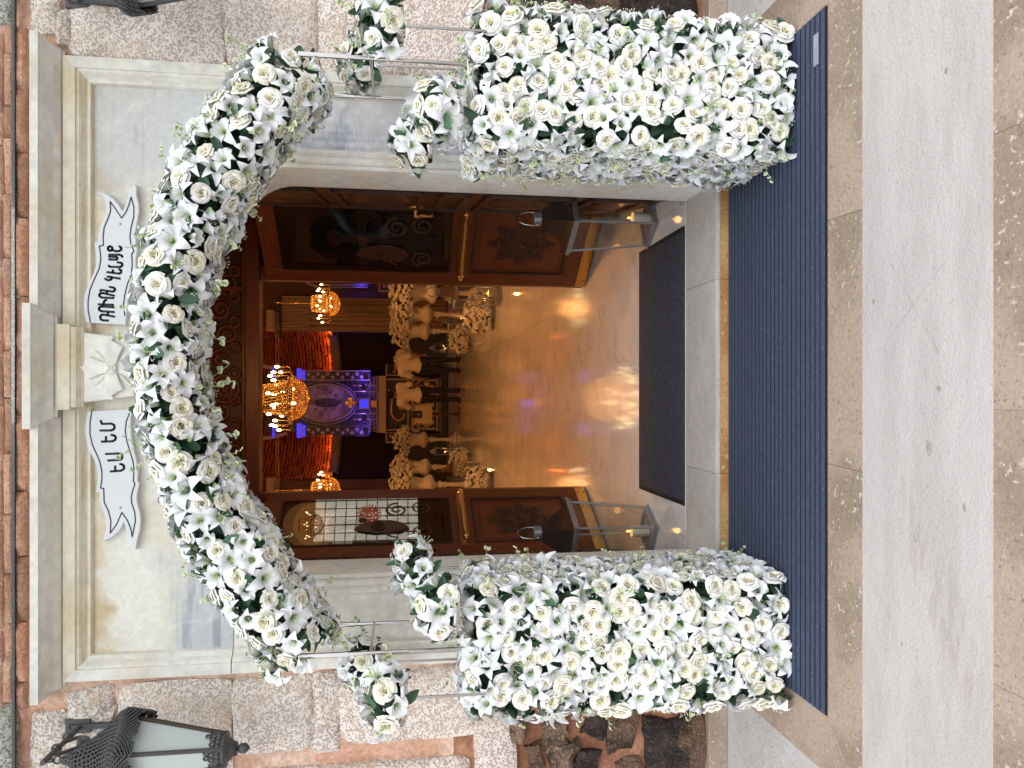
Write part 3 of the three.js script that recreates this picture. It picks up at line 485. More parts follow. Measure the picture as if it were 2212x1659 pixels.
// covers a surface: sample() -> [point, normal]; flowers keep gap apart
function cover(parent, sample, tries, gap, maxN, scale, share = 0.5, lv = 0.9, iv = 0.12) {
  const cell = new Map(), key = (x, y, z) => `${Math.floor(x / gap)},${Math.floor(y / gap)},${Math.floor(z / gap)}`, kept = [];
  for (let i = 0; i < tries && kept.length < maxN; i++) {
    const [p, n] = sample(), cx = Math.floor(p.x / gap), cyy = Math.floor(p.y / gap), cz = Math.floor(p.z / gap); let ok = true;
    for (let a = -1; a < 2 && ok; a++) for (let b = -1; b < 2 && ok; b++) for (let c = -1; c < 2 && ok; c++) for (const q of cell.get(`${cx + a},${cyy + b},${cz + c}`) ?? []) if (q.distanceTo(p) < gap) { ok = false; break; }
    if (!ok) continue;
    const k = key(p.x, p.y, p.z); if (!cell.has(k)) cell.set(k, []); cell.get(k).push(p); kept.push([p, n]);
  }
  let nr = 0, nl = 0, nf = 0; const done = [], inner = [], extraR = [], extraL = [], eye = V(0, EYE, 0).sub(parent.position);
  kept.forEach((k) => { k[2] = eye.clone().sub(k[0]).normalize().dot(k[1]); }); kept.sort((a, b) => b[2] - a[2]);
  for (const [p, n] of kept) {
    let near = null, nd = gap * 2; for (const q of done) { const d = q[0].distanceTo(p); if (d < nd) { nd = d; near = q[1]; } }
    const r = near === null ? rnd() < share : near ? rnd() < share * 0.5 : rnd() < share * 1.55; done.push([p, r]);
    for (let i = 0; i < 2; i++) { const a = new THREE.Object3D(); const t = V(rr(-1, 1), rr(-1, 1), rr(-1, 1)).cross(n).normalize(), y = t.clone().addScaledVector(n, rr(0, 0.8)).normalize(), x = y.clone().cross(n).normalize(); a.quaternion.setFromRotationMatrix(new THREE.Matrix4().makeBasis(x, y, x.clone().cross(y))); a.position.copy(p).addScaledVector(n, rr(-0.028, -0.008)); a.scale.setScalar(scale * rr(0.8, 1.15)); a.updateMatrix(); inner.push(pick(F.leaf).clone().applyMatrix4(a.matrix)); }
    const m = r ? flowerAt(parent, 'rose', p, n, scale * rr(0.88, 1.12), rr(0.012, 0.026)) : flowerAt(parent, 'lily', p, n, scale * rr(0.92, 1.2), rr(0.002, 0.018));
    if ((r ? nr++ : nl++) >= 299) { parent.remove(m); m.updateMatrix(); (r ? extraR : extraL).push(m.geometry.clone().applyMatrix4(m.matrix)); }
    if (nf < 298 && rnd() < lv) { nf++; const t = V(rr(-1, 1), rr(-1, 1), rr(-1, 1)).cross(n).normalize(); flowerAt(parent, 'leaf', p.clone().addScaledVector(t, gap * 0.55), n, scale * rr(0.9, 1.3), rr(-0.004, 0.012)); }
    if (rnd() < iv) flowerAt(parent, 'ivy_sprig', p.clone().add(V(rr(-1, 1), rr(-1, 1), 0).multiplyScalar(gap * 0.4)), n, scale * rr(0.8, 1.25), 0.03);
  }
  if (extraR.length) part(parent, 'hidden_roses', merge(extraR), M.petal).userData.kind = 'stuff';
  if (extraL.length) part(parent, 'hidden_lilies', merge(extraL), M.petal).userData.kind = 'stuff';
  part(parent, 'inner_leaves', merge(inner), M.leaf[3]).userData.kind = 'stuff';
  return kept.length;
}
// two square columns packed with flowers, standing on the mat
function column(label, cx, cz, w, d, h, sd) {
  const t = thing('flower_column', label, 'flower column', [cx, 0.012, -cz], 'flower columns at either side of the door'); seed = sd;
  const i = 0.046; part(t, 'core', boxUV(rbox(-w / 2 + i, w / 2 - i, 0.02, h - i, -d / 2 + i, d / 2 - i, 0.02, 2)), M.moss);
  part(t, 'base_plate', rbox(-w / 2 + i - 0.01, w / 2 - i + 0.01, 0, 0.02, -d / 2 + i - 0.01, d / 2 - i + 0.01, 0.003), M.chrome);
  const a = i * 0.7, W = w - 2 * a, D = d - 2 * a, Hh = h - a, areas = [W * Hh, D * Hh, D * Hh, W * D, W * Hh * 0.25];
  const sum = areas.reduce((x, y) => x + y);
  cover(t, () => {
    let k = 0, q = rnd() * sum; while (q > areas[k]) q -= areas[k++];
    const u = rr(-0.5, 0.5), v = rnd(); let p, n;
    if (k === 0) { p = V(u * W, v * Hh, D / 2); n = V(0, 0, 1); } else if (k === 1) { p = V(W / 2, v * Hh, u * D); n = V(1, 0, 0); } else if (k === 2) { p = V(-W / 2, v * Hh, u * D); n = V(-1, 0, 0); }
    else if (k === 3) { p = V(u * W, Hh, (v - 0.5) * D); n = V(0, 1, 0); } else { p = V(u * W, v * Hh, -D / 2); n = V(0, 0, -1); }
    p.y = Math.max(p.y, 0.035);
    n.x += 1.1 * Math.sign(p.x) * sst(W / 2 - 0.05, W / 2, Math.abs(p.x)) * (Math.abs(n.x) ? 0 : 1); n.z += 0.8 * sst(D / 2 - 0.05, D / 2, p.z) * (Math.abs(n.z) ? 0 : 1); n.y += 0.8 * sst(Hh - 0.05, Hh, p.y) * (n.y ? 0 : 1);
    return [p, n.normalize()];
  }, 26000, 0.0465, 900, 0.88, 0.47, 0.7, 0.14);
  return t;
}
const colL = column('left flower column of white roses and lilies in front of the rubble wall', -0.945, 3.0, 0.5, 0.46, 1.235, 301);
const colR = column('right flower column of white roses and lilies beside the small mat label', 1.175, 2.985, 0.5, 0.5, 1.225, 402);
// ---------------------------------------------------------------- the flower arch and its stand
{
  const t = thing('flower_arch', 'arch of white roses, lilies and green leaves over the church door on thin metal legs', 'flower arch', [0.1, 0, -3.03]); seed = 555;
  const path = [[-0.965, 1.862], [-0.9, 1.893], [-0.777, 1.975], [-0.599, 2.085], [-0.423, 2.185], [-0.249, 2.26], [-0.077, 2.312], [0.1, 2.335], [0.266, 2.335], [0.438, 2.31], [0.611, 2.262], [0.786, 2.19], [0.965, 2.078], [1.12, 1.965], [1.18, 1.915], [1.235, 1.88]].map(([x, y]) => V(x - 0.1, y + 0.008, 0));
  const cv = new THREE.CatmullRomCurve3(path), L = cv.getLength(), a = 0.078, b = 0.15;
  const frame = (u) => { const p = cv.getPointAt(u), g = cv.getTangentAt(u); return [p, V(-g.y, g.x, 0), g, 0.03 * sst(0.1, 0.32, Math.abs(u - 0.5))]; };
  part(t, 'core', grid(14, 40, (i, j) => { const [p, n, , w] = frame(j), an = i * 2 * Math.PI, e = 0.25 + 0.75 * Math.min(1, Math.min(j, 1 - j) * 16); return p.clone().addScaledVector(n, Math.cos(an) * (a + w - 0.03) * e).add(V(0, 0, Math.sin(an) * (b - 0.04) * e)); }), M.moss);
  cover(t, () => {
    let u = rnd(), an = rr(0, 2 * Math.PI); const [p, n, g, w] = frame(u), c = Math.cos(an), s = Math.sin(an), sq = (x) => Math.sign(x) * Math.pow(Math.abs(x), 0.75);
    const q = p.clone().addScaledVector(n, sq(c) * (a + w)).add(V(0, 0, sq(s) * b)), nn = n.clone().multiplyScalar(c / a).add(V(0, 0, s / b)).normalize();
    if (u < 0.02) nn.addScaledVector(g, -0.7).normalize(); if (u > 0.98) nn.addScaledVector(g, 0.7).normalize();
    return [q, nn];
  }, 20000, 0.05, 640, 0.88, 0.46, 0.8, 0.14);
  for (let i = 0; i < 30; i++) { const u = rnd(), [p, n] = frame(u), s = rnd() < 0.55 ? -1 : 1; flowerAt(t, 'ivy_sprig', p.clone().addScaledVector(n, s * (a + 0.01)).add(V(0, 0, rr(-0.05, 0.15))), n.clone().multiplyScalar(s), rr(1, 1.5), 0.02); }
  const o = t.position;
  for (const x of [-0.94, 1.232]) {
    for (const z of [-2.86, -3.23]) {
      const lx = x + (x > 0 ? 0.004 : -0.002) - o.x;
      part(t, 'leg', [rod(V(lx, 0.04, z - o.z), V(lx, 1.69, z - o.z), 0.0075, 10), rod(V(lx, 1.69, z - o.z), V(lx, 1.86, z - o.z), 0.0095, 10), cyl(0.0115, 0.0115, 0.012, 10).translate(lx, 1.69, z - o.z)], M.chrome);
    }
    part(t, 'crossbar', rod(V(x - o.x, 1.602, -2.865 - o.z), V(x - o.x, 1.602, -3.225 - o.z), 0.006, 8), M.chrome);
  }
}
// ---------------------------------------------------------------- small bunches on plates above the columns
{
  const G = 'small flower bunches on plates above the columns';
  const bunch = (label, x, y, z, base, sd, lx, w) => {
    const t = thing('flower_bunch', label, 'flower bunch', [x, base, -z], G); seed = sd; const h = y - base;
    part(t, 'rod', [rod(V(0, 0, 0), V(0, h, 0), 0.0055, 8)], M.chrome);
    part(t, 'plate', lathe([[0, 0], [0.066, 0], [0.07, 0.003], [0.07, 0.024], [0.066, 0.024], [0.064, 0.004], [0, 0.004]], 28).translate(0, h, 0), M.chrome);
    part(t, 'foam', new THREE.SphereGeometry(0.05, 12, 8).scale(1, 0.8, 1).translate(0, h + 0.045, 0), M.moss);
    cover(t, () => { const a = rr(0, 6.283), e = rr(-0.35, 1.5), n = V(Math.cos(a) * Math.cos(e), Math.sin(e), Math.sin(a) * Math.cos(e)); return [V(n.x * 0.08, h + 0.065 + n.y * 0.06, n.z * 0.08), n]; }, 1200, 0.047, 30, 0.88, 0.42, 1, 0.3);
  };
  const spots = [[872, 55, 2.74], [822, 140, 3.2], [988, 240, 2.78], [934, 315, 3.2], [880, 1508, 2.76], [824, 1432, 3.2], [992, 1312, 2.8], [934, 1228, 3.2]];
  const names = ['front outer', 'back outer', 'front inner', 'back inner'];
  spots.forEach(([x, y, z], i) => { const [wx, wy] = atZ(x, y, z); bunch(`white rose and lily bunch, ${names[i % 4]} one of the four on the ${i < 4 ? 'right' : 'left'} column`, wx, wy, z, 1.19, 600 + i * 7); });
}
// ---------------------------------------------------------------- ribbed entrance mat
{
  const t = thing('entrance_mat', 'blue grey ribbed entrance mat set in the paving before the door', 'mat', [0.125, 0, -2.94]);
  const x0 = -1.128 - 0.125, x1 = 1.378 - 0.125, n = 24, z0 = 2.94 - 2.53, z1 = 2.94 - 3.338, st = (z0 - z1) / n;
  part(t, 'backing', box(x0 - 0.006, x1 + 0.006, -0.03, -0.012, z1 - 0.002, z0 + 0.002), M.ribBase); part(t, 'channel_bars', Array.from({ length: n }, (_, i) => box(x0, x1, -0.0125, 0.0085, z0 - i * st - st + 0.0098, z0 - i * st - 0.0008)), M.ribBase).userData.kind = 'stuff';
  for (let i = 0; i < n; i++) { const a = z0 - i * st; part(t, 'rib', boxUV(rbox(x0, x1, 0.0083, 0.0115, a - st + 0.009, a, 0.001), rr(0, 9), true), M.rib); }
  // small metal maker's label lying between two ribs
  const cvs = document.createElement('canvas'); cvs.width = 512; cvs.height = 128; const c = cvs.getContext('2d');
  c.fillStyle = '#aab2c0'; c.fillRect(0, 0, 512, 128); c.strokeStyle = '#8a8f9c'; c.lineWidth = 5; c.strokeRect(16, 16, 330, 96); c.strokeRect(356, 16, 140, 96);
  c.fillStyle = '#3c4152'; for (let r = 0; r < 2; r++) { let x = 34; while (x < 320) { const w = 10 + hsh(x, r, 3) * 14; if (hsh(x, r, 7) > 0.18) c.fillRect(x, 36 + r * 36, w, 13 + hsh(x, r, 5) * 6); x += w + 8; } }
  c.fillStyle = '#6b7080'; for (let r = 0; r < 3; r++) for (let x = 372; x < 476; x += 16) if (hsh(x, r, 9) > 0.35) c.fillRect(x, 34 + r * 24, 9, 8);
  c.fillStyle = '#b0455a'; c.fillRect(392, 60, 12, 12);
  const tx = new THREE.CanvasTexture(cvs); tx.colorSpace = THREE.SRGBColorSpace;
  const a = atY(1763, 97, 0.013), b = atY(1777, 60, 0.013);
  part(t, 'label_plate', rbox(1.19 - 0.125, 1.305 - 0.125, 0.0115, 0.0142, z0 - st * 1.98, z0 - st * 1.06, 0.0012), M.steel);
  part(t, 'label_print', new THREE.PlaneGeometry(0.111, st * 0.86).rotateX(-Math.PI / 2).translate(1.2475 - 0.125, 0.0147, z0 - st * 1.52), std({ map: tx, roughness: 0.4, metalness: 0.3 }));
}
function atY(x, y, h) { const d = ray(x, y), t = (h - EYE) / d[1]; return [t * d[0], -t * d[2]]; }
// ---------------------------------------------------------------- vestibule between the marble portal and the inner doors
const FL = 0.062;                                                   // floor level inside
{
  const s = struct('vestibule', 'dark panelled lobby behind the marble portal');
  const w = std({ color: lin(0.12, 0.06, 0.035), roughness: 0.6 });
  part(s, 'side_wall', box(-1.62, -1.5, 0, 3.2, -5.96, -3.72), w); part(s, 'side_wall', box(1.66, 1.78, 0, 3.2, -5.96, -3.72), w);
  part(s, 'ceiling', box(-1.62, 1.78, 3.0, 3.2, -5.96, -3.72), w);
  part(s, 'return_wall', box(-1.6, -0.86, 0, 3.0, -3.9, -3.755), w); part(s, 'return_wall', box(1.07, 1.7, 0, 3.0, -3.9, -3.755), w); part(s, 'return_wall', box(-1.6, 1.7, 2.46, 3.0, -3.9, -3.754), w);
  const f = struct('lobby_floor', 'white veined marble floor slabs of the lobby');
  part(f, 'bed', box(-1.6, 1.7, -0.02, 0.058, -5.96, -3.729), std({ color: lin(0.25, 0.24, 0.22) }));
  const xs = [-1.6, -0.72, 0.14, 0.98, 1.7], zs = [3.73, 4.3, 5.12, 5.94];
  for (let i = 0; i < 4; i++) for (let j = 0; j < 3; j++) part(f, 'floor_slab', boxUV(box(xs[i] + 0.001, xs[i + 1] - 0.001, 0.03, FL, -zs[j + 1] + 0.001, -zs[j] - 0.001), rr(0, 9)), M.floor[(i + j) % 3]);
}
{
  const t = thing('carpet_mat', 'dark grey loop pile carpet mat with black rubber edges inside the door', 'mat', [0.15, FL, -4.09]);
  part(t, 'edge', rbox(-0.71, 0.715, 0, 0.007, -0.385, 0.355, 0.003), M.carpetEdge);
  part(t, 'pile', boxUV(rbox(-0.685, 0.69, 0.004, 0.011, -0.372, 0.352, 0.003)), M.carpet);
}
// the lobby's own small glass lamp, above the door arch
{
  const t = thing('lobby_lamp', 'small warm globe lamp under the lobby ceiling behind the flower arch', 'lamp', [0.1, 2.72, -4.75]);
  part(t, 'globe', new THREE.SphereGeometry(0.08, 16, 12), std({ color: lin(0, 0, 0), emissive: lin(1, 0.55, 0.2), emissiveIntensity: 2.5 })); part(t, 'stem', cyl(0.01, 0.01, 0.22, 8).translate(0, 0.18, 0), M.brass); part(t, 'rose', cyl(0.05, 0.06, 0.02, 14).translate(0, 0.272, 0), M.brass);
  const l = new THREE.PointLight(new THREE.Color(1, 0.5, 0.18), 0.8, 0); l.position.set(0, -0.12, 0); l.shadow.radius = 4; l.castShadow = true; l.name = 'lobby_lamp_light'; t.add(l);
}
// ---------------------------------------------------------------- doors
function scroll(cx, cy, r, turns, th, dir = 1) { const p = []; for (let i = 0; i <= 22; i++) { const a = i / 22 * turns * 6.283, q = r * (1 - 0.8 * i / 22); p.push(V(cx + Math.cos(a) * q * dir, cy + Math.sin(a) * q, 0)); } return new THREE.TubeGeometry(new THREE.CatmullRomCurve3(p), 26, th, 5); }
// inner leaves: u runs from the hinge to the free edge, faces on +z side when mir = 1
function innerDoor(label, hinge, free, mir, glassMat) {
  const [hx, hz] = hinge, [fx, fz] = free, W = Math.hypot(fx - hx, fz - hz), t = thing('inner_door', label, 'door', [hx, FL + 0.008, -hz], 'carved inner doors'), H = 2.39;
  const dir = V(fx - hx, 0, -(fz - hz)).normalize(); t.rotation.y = Math.atan2(-dir.z, dir.x);
  const th = 0.05, s = 0.115, up0 = 1.06, up1 = H - 0.13, z = mir;      // z: which side is seen
  const hz2 = th / 2, vert = (x0, x1, y0, y1, d = hz2, r = 0.006) => boxUV(rbox(x0, x1, y0, y1, -d, d, r), rr(0, 9)), hor = (x0, x1, y0, y1, d = hz2, r = 0.006) => boxUV(rbox(x0, x1, y0, y1, -d, d, r), rr(0, 9), true);
  part(t, 'stile', vert(0, s, 0, H), M.wood); part(t, 'stile', vert(W - s, W, 0, H), M.wood);
  part(t, 'top_rail', hor(s, W - s, up1, H, hz2 - 0.001), M.wood); part(t, 'middle_rail', hor(s, W - s, 0.9, up0, hz2 - 0.001), M.wood); part(t, 'bottom_rail', hor(s, W - s, 0.0, 0.2, hz2 - 0.001), M.wood);
  const lp = part(t, 'lower_panel', boxUV(merge([box(s, W - s, 0.2, 0.9, -0.008, 0.008), rbox(s + 0.05, W - s - 0.05, 0.25, 0.85, -0.016, 0.016, 0.008)]), rr(0, 9)), M.wood);
  const bead = (x0, x1, y0, y1) => [box(x0, x1, y0, y0 + 0.012, 0.008, 0.03), box(x0, x1, y1 - 0.012, y1, 0.008, 0.03), box(x0, x0 + 0.012, y0 + 0.012, y1 - 0.012, 0.008, 0.03), box(x1 - 0.012, x1, y0 + 0.012, y1 - 0.012, 0.008, 0.03)].map((g) => g.translate(0, 0, z > 0 ? 0 : -0.038));
  part(t, 'glazing_bead', [...bead(s, W - s, up0, up1), ...bead(s, W - s, 0.2, 0.9)], M.woodDark);
  const ks = part(t, 'kick_strip', rbox(0.004, W - 0.002, 0.004, 0.082, hz2, hz2 + 0.004, 0.001).translate(0, 0, z > 0 ? 0 : -th - 0.004), M.brass);
  part(ks, 'kick_bolt', [0.05, 0.3, 0.55, 0.8].flatMap((k) => [0.022, 0.066].map((y) => new THREE.SphereGeometry(0.006, 6, 4).translate(W * k + 0.03, y, z * (hz2 + 0.004)))), M.iron);
  part(t, 'glass_pane', box(s - 0.005, W - s + 0.005, up0 - 0.005, up1 + 0.005, -0.003, 0.003), glassMat); part(t, 'glass_pane', box(s + 0.004, W - s - 0.004, up0 + 0.004, up1 - 0.004, z * 0.034 - 0.0015, z * 0.034 + 0.0015), M.doorGlass);
  // eight pointed star carved in the lower panel
  const cx = W / 2, cy = 0.55, st = []; for (let i = 0; i < 16; i++) { const a = i * Math.PI / 8, r = i % 2 ? 0.155 : 0.225; st.push([cx + Math.cos(a) * r, cy + Math.sin(a) * r * 1.12]); }
  const star = [extr(shapeOf(st), 0.012, 0.003)]; const st2 = st.map(([x, y]) => [cx + (x - cx) * 0.86, cy + (y - cy) * 0.86]); star.push(extr(shapeOf(st2), 0.018, 0.003));
  for (let i = 0; i < 8; i++) { const a = i * Math.PI / 4; star.push(scroll(cx + Math.cos(a) * 0.1, cy + Math.sin(a) * 0.11, 0.038, 1.6, 0.007, i % 2 ? 1 : -1).translate(0, 0, 0.02)); star.push(new THREE.SphereGeometry(0.016, 8, 6).scale(1, 1.4, 0.6).rotateZ(a).translate(cx + Math.cos(a) * 0.16, cy + Math.sin(a) * 0.175, 0.02)); }
  star.push(new THREE.SphereGeometry(0.03, 10, 8).scale(1, 1, 0.5).translate(cx, cy, 0.022));
  const flip = (g) => (z > 0 ? g : g.rotateY(Math.PI).translate(W, 0, 0));
  part(lp, 'carved_star', flip(merge(star).translate(0, 0, 0.012)), M.woodDark);
  // fretwork over the glass: border with a lobed opening, and a cross that grows out of scrolling leaves
  const x0 = s, x1 = W - s, hole = new THREE.Path(), pts = [], w = x1 - x0, X = (k) => x0 + w * k, Y = (k) => up0 + (up1 - up0) * k;
  const ol = [[0.08, 0.04], [0.92, 0.04], [0.92, 0.47], [0.9, 0.5], [0.9, 0.55], [0.94, 0.56], [0.94, 0.68], [0.84, 0.685], [0.83, 0.74], [0.72, 0.8], [0.6, 0.825], [0.5, 0.81], [0.4, 0.825], [0.28, 0.8], [0.17, 0.74], [0.16, 0.685], [0.06, 0.68], [0.06, 0.56], [0.1, 0.55], [0.1, 0.5], [0.08, 0.47]];
  ol.forEach(([a, b], i) => (i ? hole.lineTo(X(a), Y(b)) : hole.moveTo(X(a), Y(b))));
  const bd = shapeOf([[x0, up0], [x1, up0], [x1, up1], [x0, up1]]); bd.holes.push(hole);
  part(t, 'fretwork', flip(boxUV(extr(bd, 0.012).translate(0, 0, 0.004))), M.woodDark);
  const cross = [];
  const flare = (a, L, w0, w1) => extr(shapeOf([[-w0 * 0.8, 0], [-w0 * 0.7, L * 0.5], [-w1, L * 0.85], [-w1 * 0.5, L], [w1 * 0.5, L], [w1, L * 0.85], [w0 * 0.7, L * 0.5], [w0 * 0.8, 0]].map(([x, y]) => [x * Math.cos(a) - y * Math.sin(a), x * Math.sin(a) + y * Math.cos(a)])), 0.018, 0.003).translate(X(0.5), Y(0.52), 0.004);
  cross.push(flare(0, 0.24, 0.035, 0.07), flare(Math.PI / 2, w * 0.42, 0.035, 0.06), flare(-Math.PI / 2, w * 0.42, 0.035, 0.06), flare(Math.PI, 0.4, 0.04, 0.05), new THREE.SphereGeometry(0.05, 12, 8).scale(1, 1, 0.4).translate(X(0.5), Y(0.52), 0.02));
  for (const k of [-1, 1]) {
    cross.push(scroll(X(0.5 + k * 0.22), Y(0.32), 0.085, 1.7, 0.013, k).translate(0, 0, 0.028), scroll(X(0.5 + k * 0.26), Y(0.17), 0.075, 1.7, 0.012, k).translate(0, 0, 0.028), scroll(X(0.5 + k * 0.34), Y(0.44), 0.05, 1.5, 0.01, k).translate(0, 0, 0.018), scroll(X(0.5 + k * 0.12), Y(0.09), 0.05, 1.5, 0.01, k).translate(0, 0, 0.018));
    cross.push(extr(shapeOf([[X(0.5), Y(0.06)], [X(0.5 + k * 0.4), Y(0.04)], [X(0.5 + k * 0.42), Y(0.2)], [X(0.5 + k * 0.36), Y(0.42)], [X(0.5 + k * 0.3), Y(0.36)], [X(0.5 + k * 0.14), Y(0.28)], [X(0.5), Y(0.3)]].slice(0, 7)), 0.009).translate(0, 0, 0.005));
  }
  part(t, 'carved_cross', flip(boxUV(merge(cross))), M.woodDark);
  const lf = extr(shapeOf([[0, -0.2], [0.05, -0.17], [0.085, -0.09], [0.09, 0], [0.07, 0.09], [0.03, 0.15], [0, 0.17], [-0.03, 0.12], [-0.05, 0.03], [-0.045, -0.08], [-0.03, -0.15]]), 0.01, 0.003).translate(X(0.3), Y(0.42), 0.037);
  part(t, 'carved_leaf', flip(boxUV(merge([lf, scroll(X(0.3) + 0.015, Y(0.42), 0.055, 1.6, 0.009).translate(0, 0, 0.05)]))), M.woodDark);
  // ribbed brass pull across the middle rail
  const hy = 0.975, bar = [rod(V(0.12, hy, 0.075), V(W - 0.1, hy, 0.075), 0.011, 10)];
  for (let i = 0; i < 26; i++) bar.push(new THREE.TorusGeometry(0.0135, 0.005, 6, 10).rotateY(Math.PI / 2).translate(lerp(0.19, W - 0.17, i / 25), hy, 0.075));
  for (const x of [0.13, W - 0.11]) { bar.push(new THREE.SphereGeometry(0.023, 10, 8).translate(x, hy, 0.07), rod(V(x, hy, 0.02), V(x, hy, 0.075), 0.012, 8), new THREE.SphereGeometry(0.013, 8, 6).translate(x + (x < 0.3 ? -0.03 : 0.03), hy, 0.075)); }
  const pp = part(t, 'pull_plate', flip(merge([rbox(0.09, W - 0.07, hy - 0.032, hy + 0.032, 0.0245, 0.029, 0.002)])), M.bronze); part(pp, 'pull_bar', flip(merge(bar)), M.brass);
  return t;
}
const doorR = innerDoor('carved inner door leaf standing open on the right with a brass pull bar', [0.868, 5.853], [1.362, 5.2], 1, M.darkGlass);
const doorL = innerDoor('carved inner door leaf standing open on the left, its glass mirroring a window', [-0.735, 5.87], [-1.085, 5.19], -1, M.darkGlass);
// outer leaves folded back against the lobby sides
function outerDoor(label, a, b, mir) {
  const W = Math.hypot(b[0] - a[0], b[1] - a[1]), t = thing('outer_door', label, 'door', [a[0], FL + 0.006, -a[1]], 'heavy panelled outer doors'), H = 2.6;
  const dir = V(b[0] - a[0], 0, -(b[1] - a[1])).normalize(); t.rotation.y = Math.atan2(-dir.z, dir.x);
  part(t, 'leaf', boxUV(rbox(0, W, 0, H, -0.03, 0.03, 0.005)), M.woodDark);
  const z = mir * 0.03, fr = (x0, x1, y0, y1) => part(t, 'moulding', [[x0, x1, y0, y0 + 0.03], [x0, x1, y1 - 0.03, y1], [x0, x0 + 0.03, y0, y1], [x1 - 0.03, x1, y0, y1]].map(([p, q, r, s]) => rbox(p, q, r, s, Math.min(z, z * 1.7), Math.max(z, z * 1.7), 0.006)), M.woodDark);
  const rows = [[0.08, 0.42], [0.5, 0.98], [1.06, 1.22], [1.3, 1.78], [1.86, 2.5]];
  for (const [y0, y1] of rows) { fr(0.06, W - 0.06, y0, y1); const cy = (y0 + y1) / 2, h = (y1 - y0) / 2 - 0.06; if (h > 0.08) part(t, 'carved_panel', [new THREE.SphereGeometry(1, 14, 10).scale((W - 0.24) / 2, h, 0.03).translate(W / 2, cy, z), new THREE.TorusGeometry(0.1, 0.014, 6, 20).scale(1, h / 0.14, 1).translate(W / 2, cy, z * 1.6)], M.woodDark); }
  part(t, 'edge_bead', [rod(V(W - 0.012, 0, z * 1.1), V(W - 0.012, H, z * 1.1), 0.012, 8), rod(V(W - 0.04, 0, z * 1.1), V(W - 0.04, H, z * 1.1), 0.007, 8)], M.woodDark);
  part(t, 'knocker', [new THREE.SphereGeometry(0.04, 12, 8).scale(1, 1.3, 0.5).translate(W - 0.08, 1.33, z), rod(V(W - 0.08, 1.33, z), V(W - 0.06, 1.33, z * 2.6), 0.012, 8), tube([V(W - 0.06, 1.345, z * 2.6), V(W - 0.035, 1.32, z * 2.8), V(W - 0.05, 1.27, z * 2.7), V(W - 0.04, 1.225, z * 2.5), V(W - 0.07, 1.21, z * 2.4)], 0.011, 16, 6), new THREE.TorusGeometry(0.022, 0.008, 6, 12).translate(W - 0.055, 1.28, z * 2.6)], M.brass);
  return t;
}
outerDoor('dark panelled outer door leaf folded back on the right with a brass knocker', [1.075, 3.93], [1.225, 4.93], -1);
outerDoor('dark panelled outer door leaf folded back on the left', [-0.885, 3.93], [-1.06, 4.92], 1);
// timber frame with a carved transom over the inner doors
{
  const t = thing('door_frame', 'timber frame of the inner doors with a lintel beam and carved transom above', 'door frame', [0.07, FL, -5.93]);
  const h = 2.515 - FL;
  part(t, 'post', boxUV(rbox(-0.9, -0.79, 0, h, -0.06, 0.04, 0.008)), M.wood); part(t, 'post', boxUV(rbox(0.79, 0.9, 0, h, -0.06, 0.04, 0.008)), M.wood);
  part(t, 'lintel_beam', boxUV(rbox(-1.56, 1.6, h, h + 0.105, -0.08, 0.08, 0.012, 2), 0.3, true), M.wood);
  part(t, 'lintel_beam', boxUV(rbox(-1.56, 1.6, h + 0.105, h + 0.13, -0.08, 0.06, 0.008), 0.7, true), M.wood);
  part(t, 'infill', boxUV(merge([box(-1.57, -0.9, 0, h, -0.05, -0.02), box(0.9, 1.6, 0, h, -0.05, -0.02), box(-1.57, 1.6, h + 0.13, 2.94, -0.05, -0.01)])), M.woodDark);
  const g = [], y = h + 0.24;
  for (let i = -6; i <= 6; i++) { g.push(scroll(i * 0.19, y + 0.05 * (i & 1), 0.082, 1.8, 0.016, i & 1 ? 1 : -1), new THREE.TorusGeometry(0.036, 0.014, 6, 14).translate(i * 0.19 + 0.095, y - 0.05, 0)); }
  for (const x of [0, 0.1]) g.push(new THREE.TorusGeometry(0.1 - x * 0.5, 0.018, 6, 18).translate(-0.02, y + 0.02, 0));
  part(t, 'carved_transom', merge(g).translate(0, 0, 0.0), M.wood);
  for (const x of [-1.05, -0.62, 0.72, 1.1]) part(t, 'transom_bar', boxUV(rbox(x - 0.02, x + 0.02, h + 0.13, 2.94, -0.02, 0.025, 0.005)), M.wood);
}
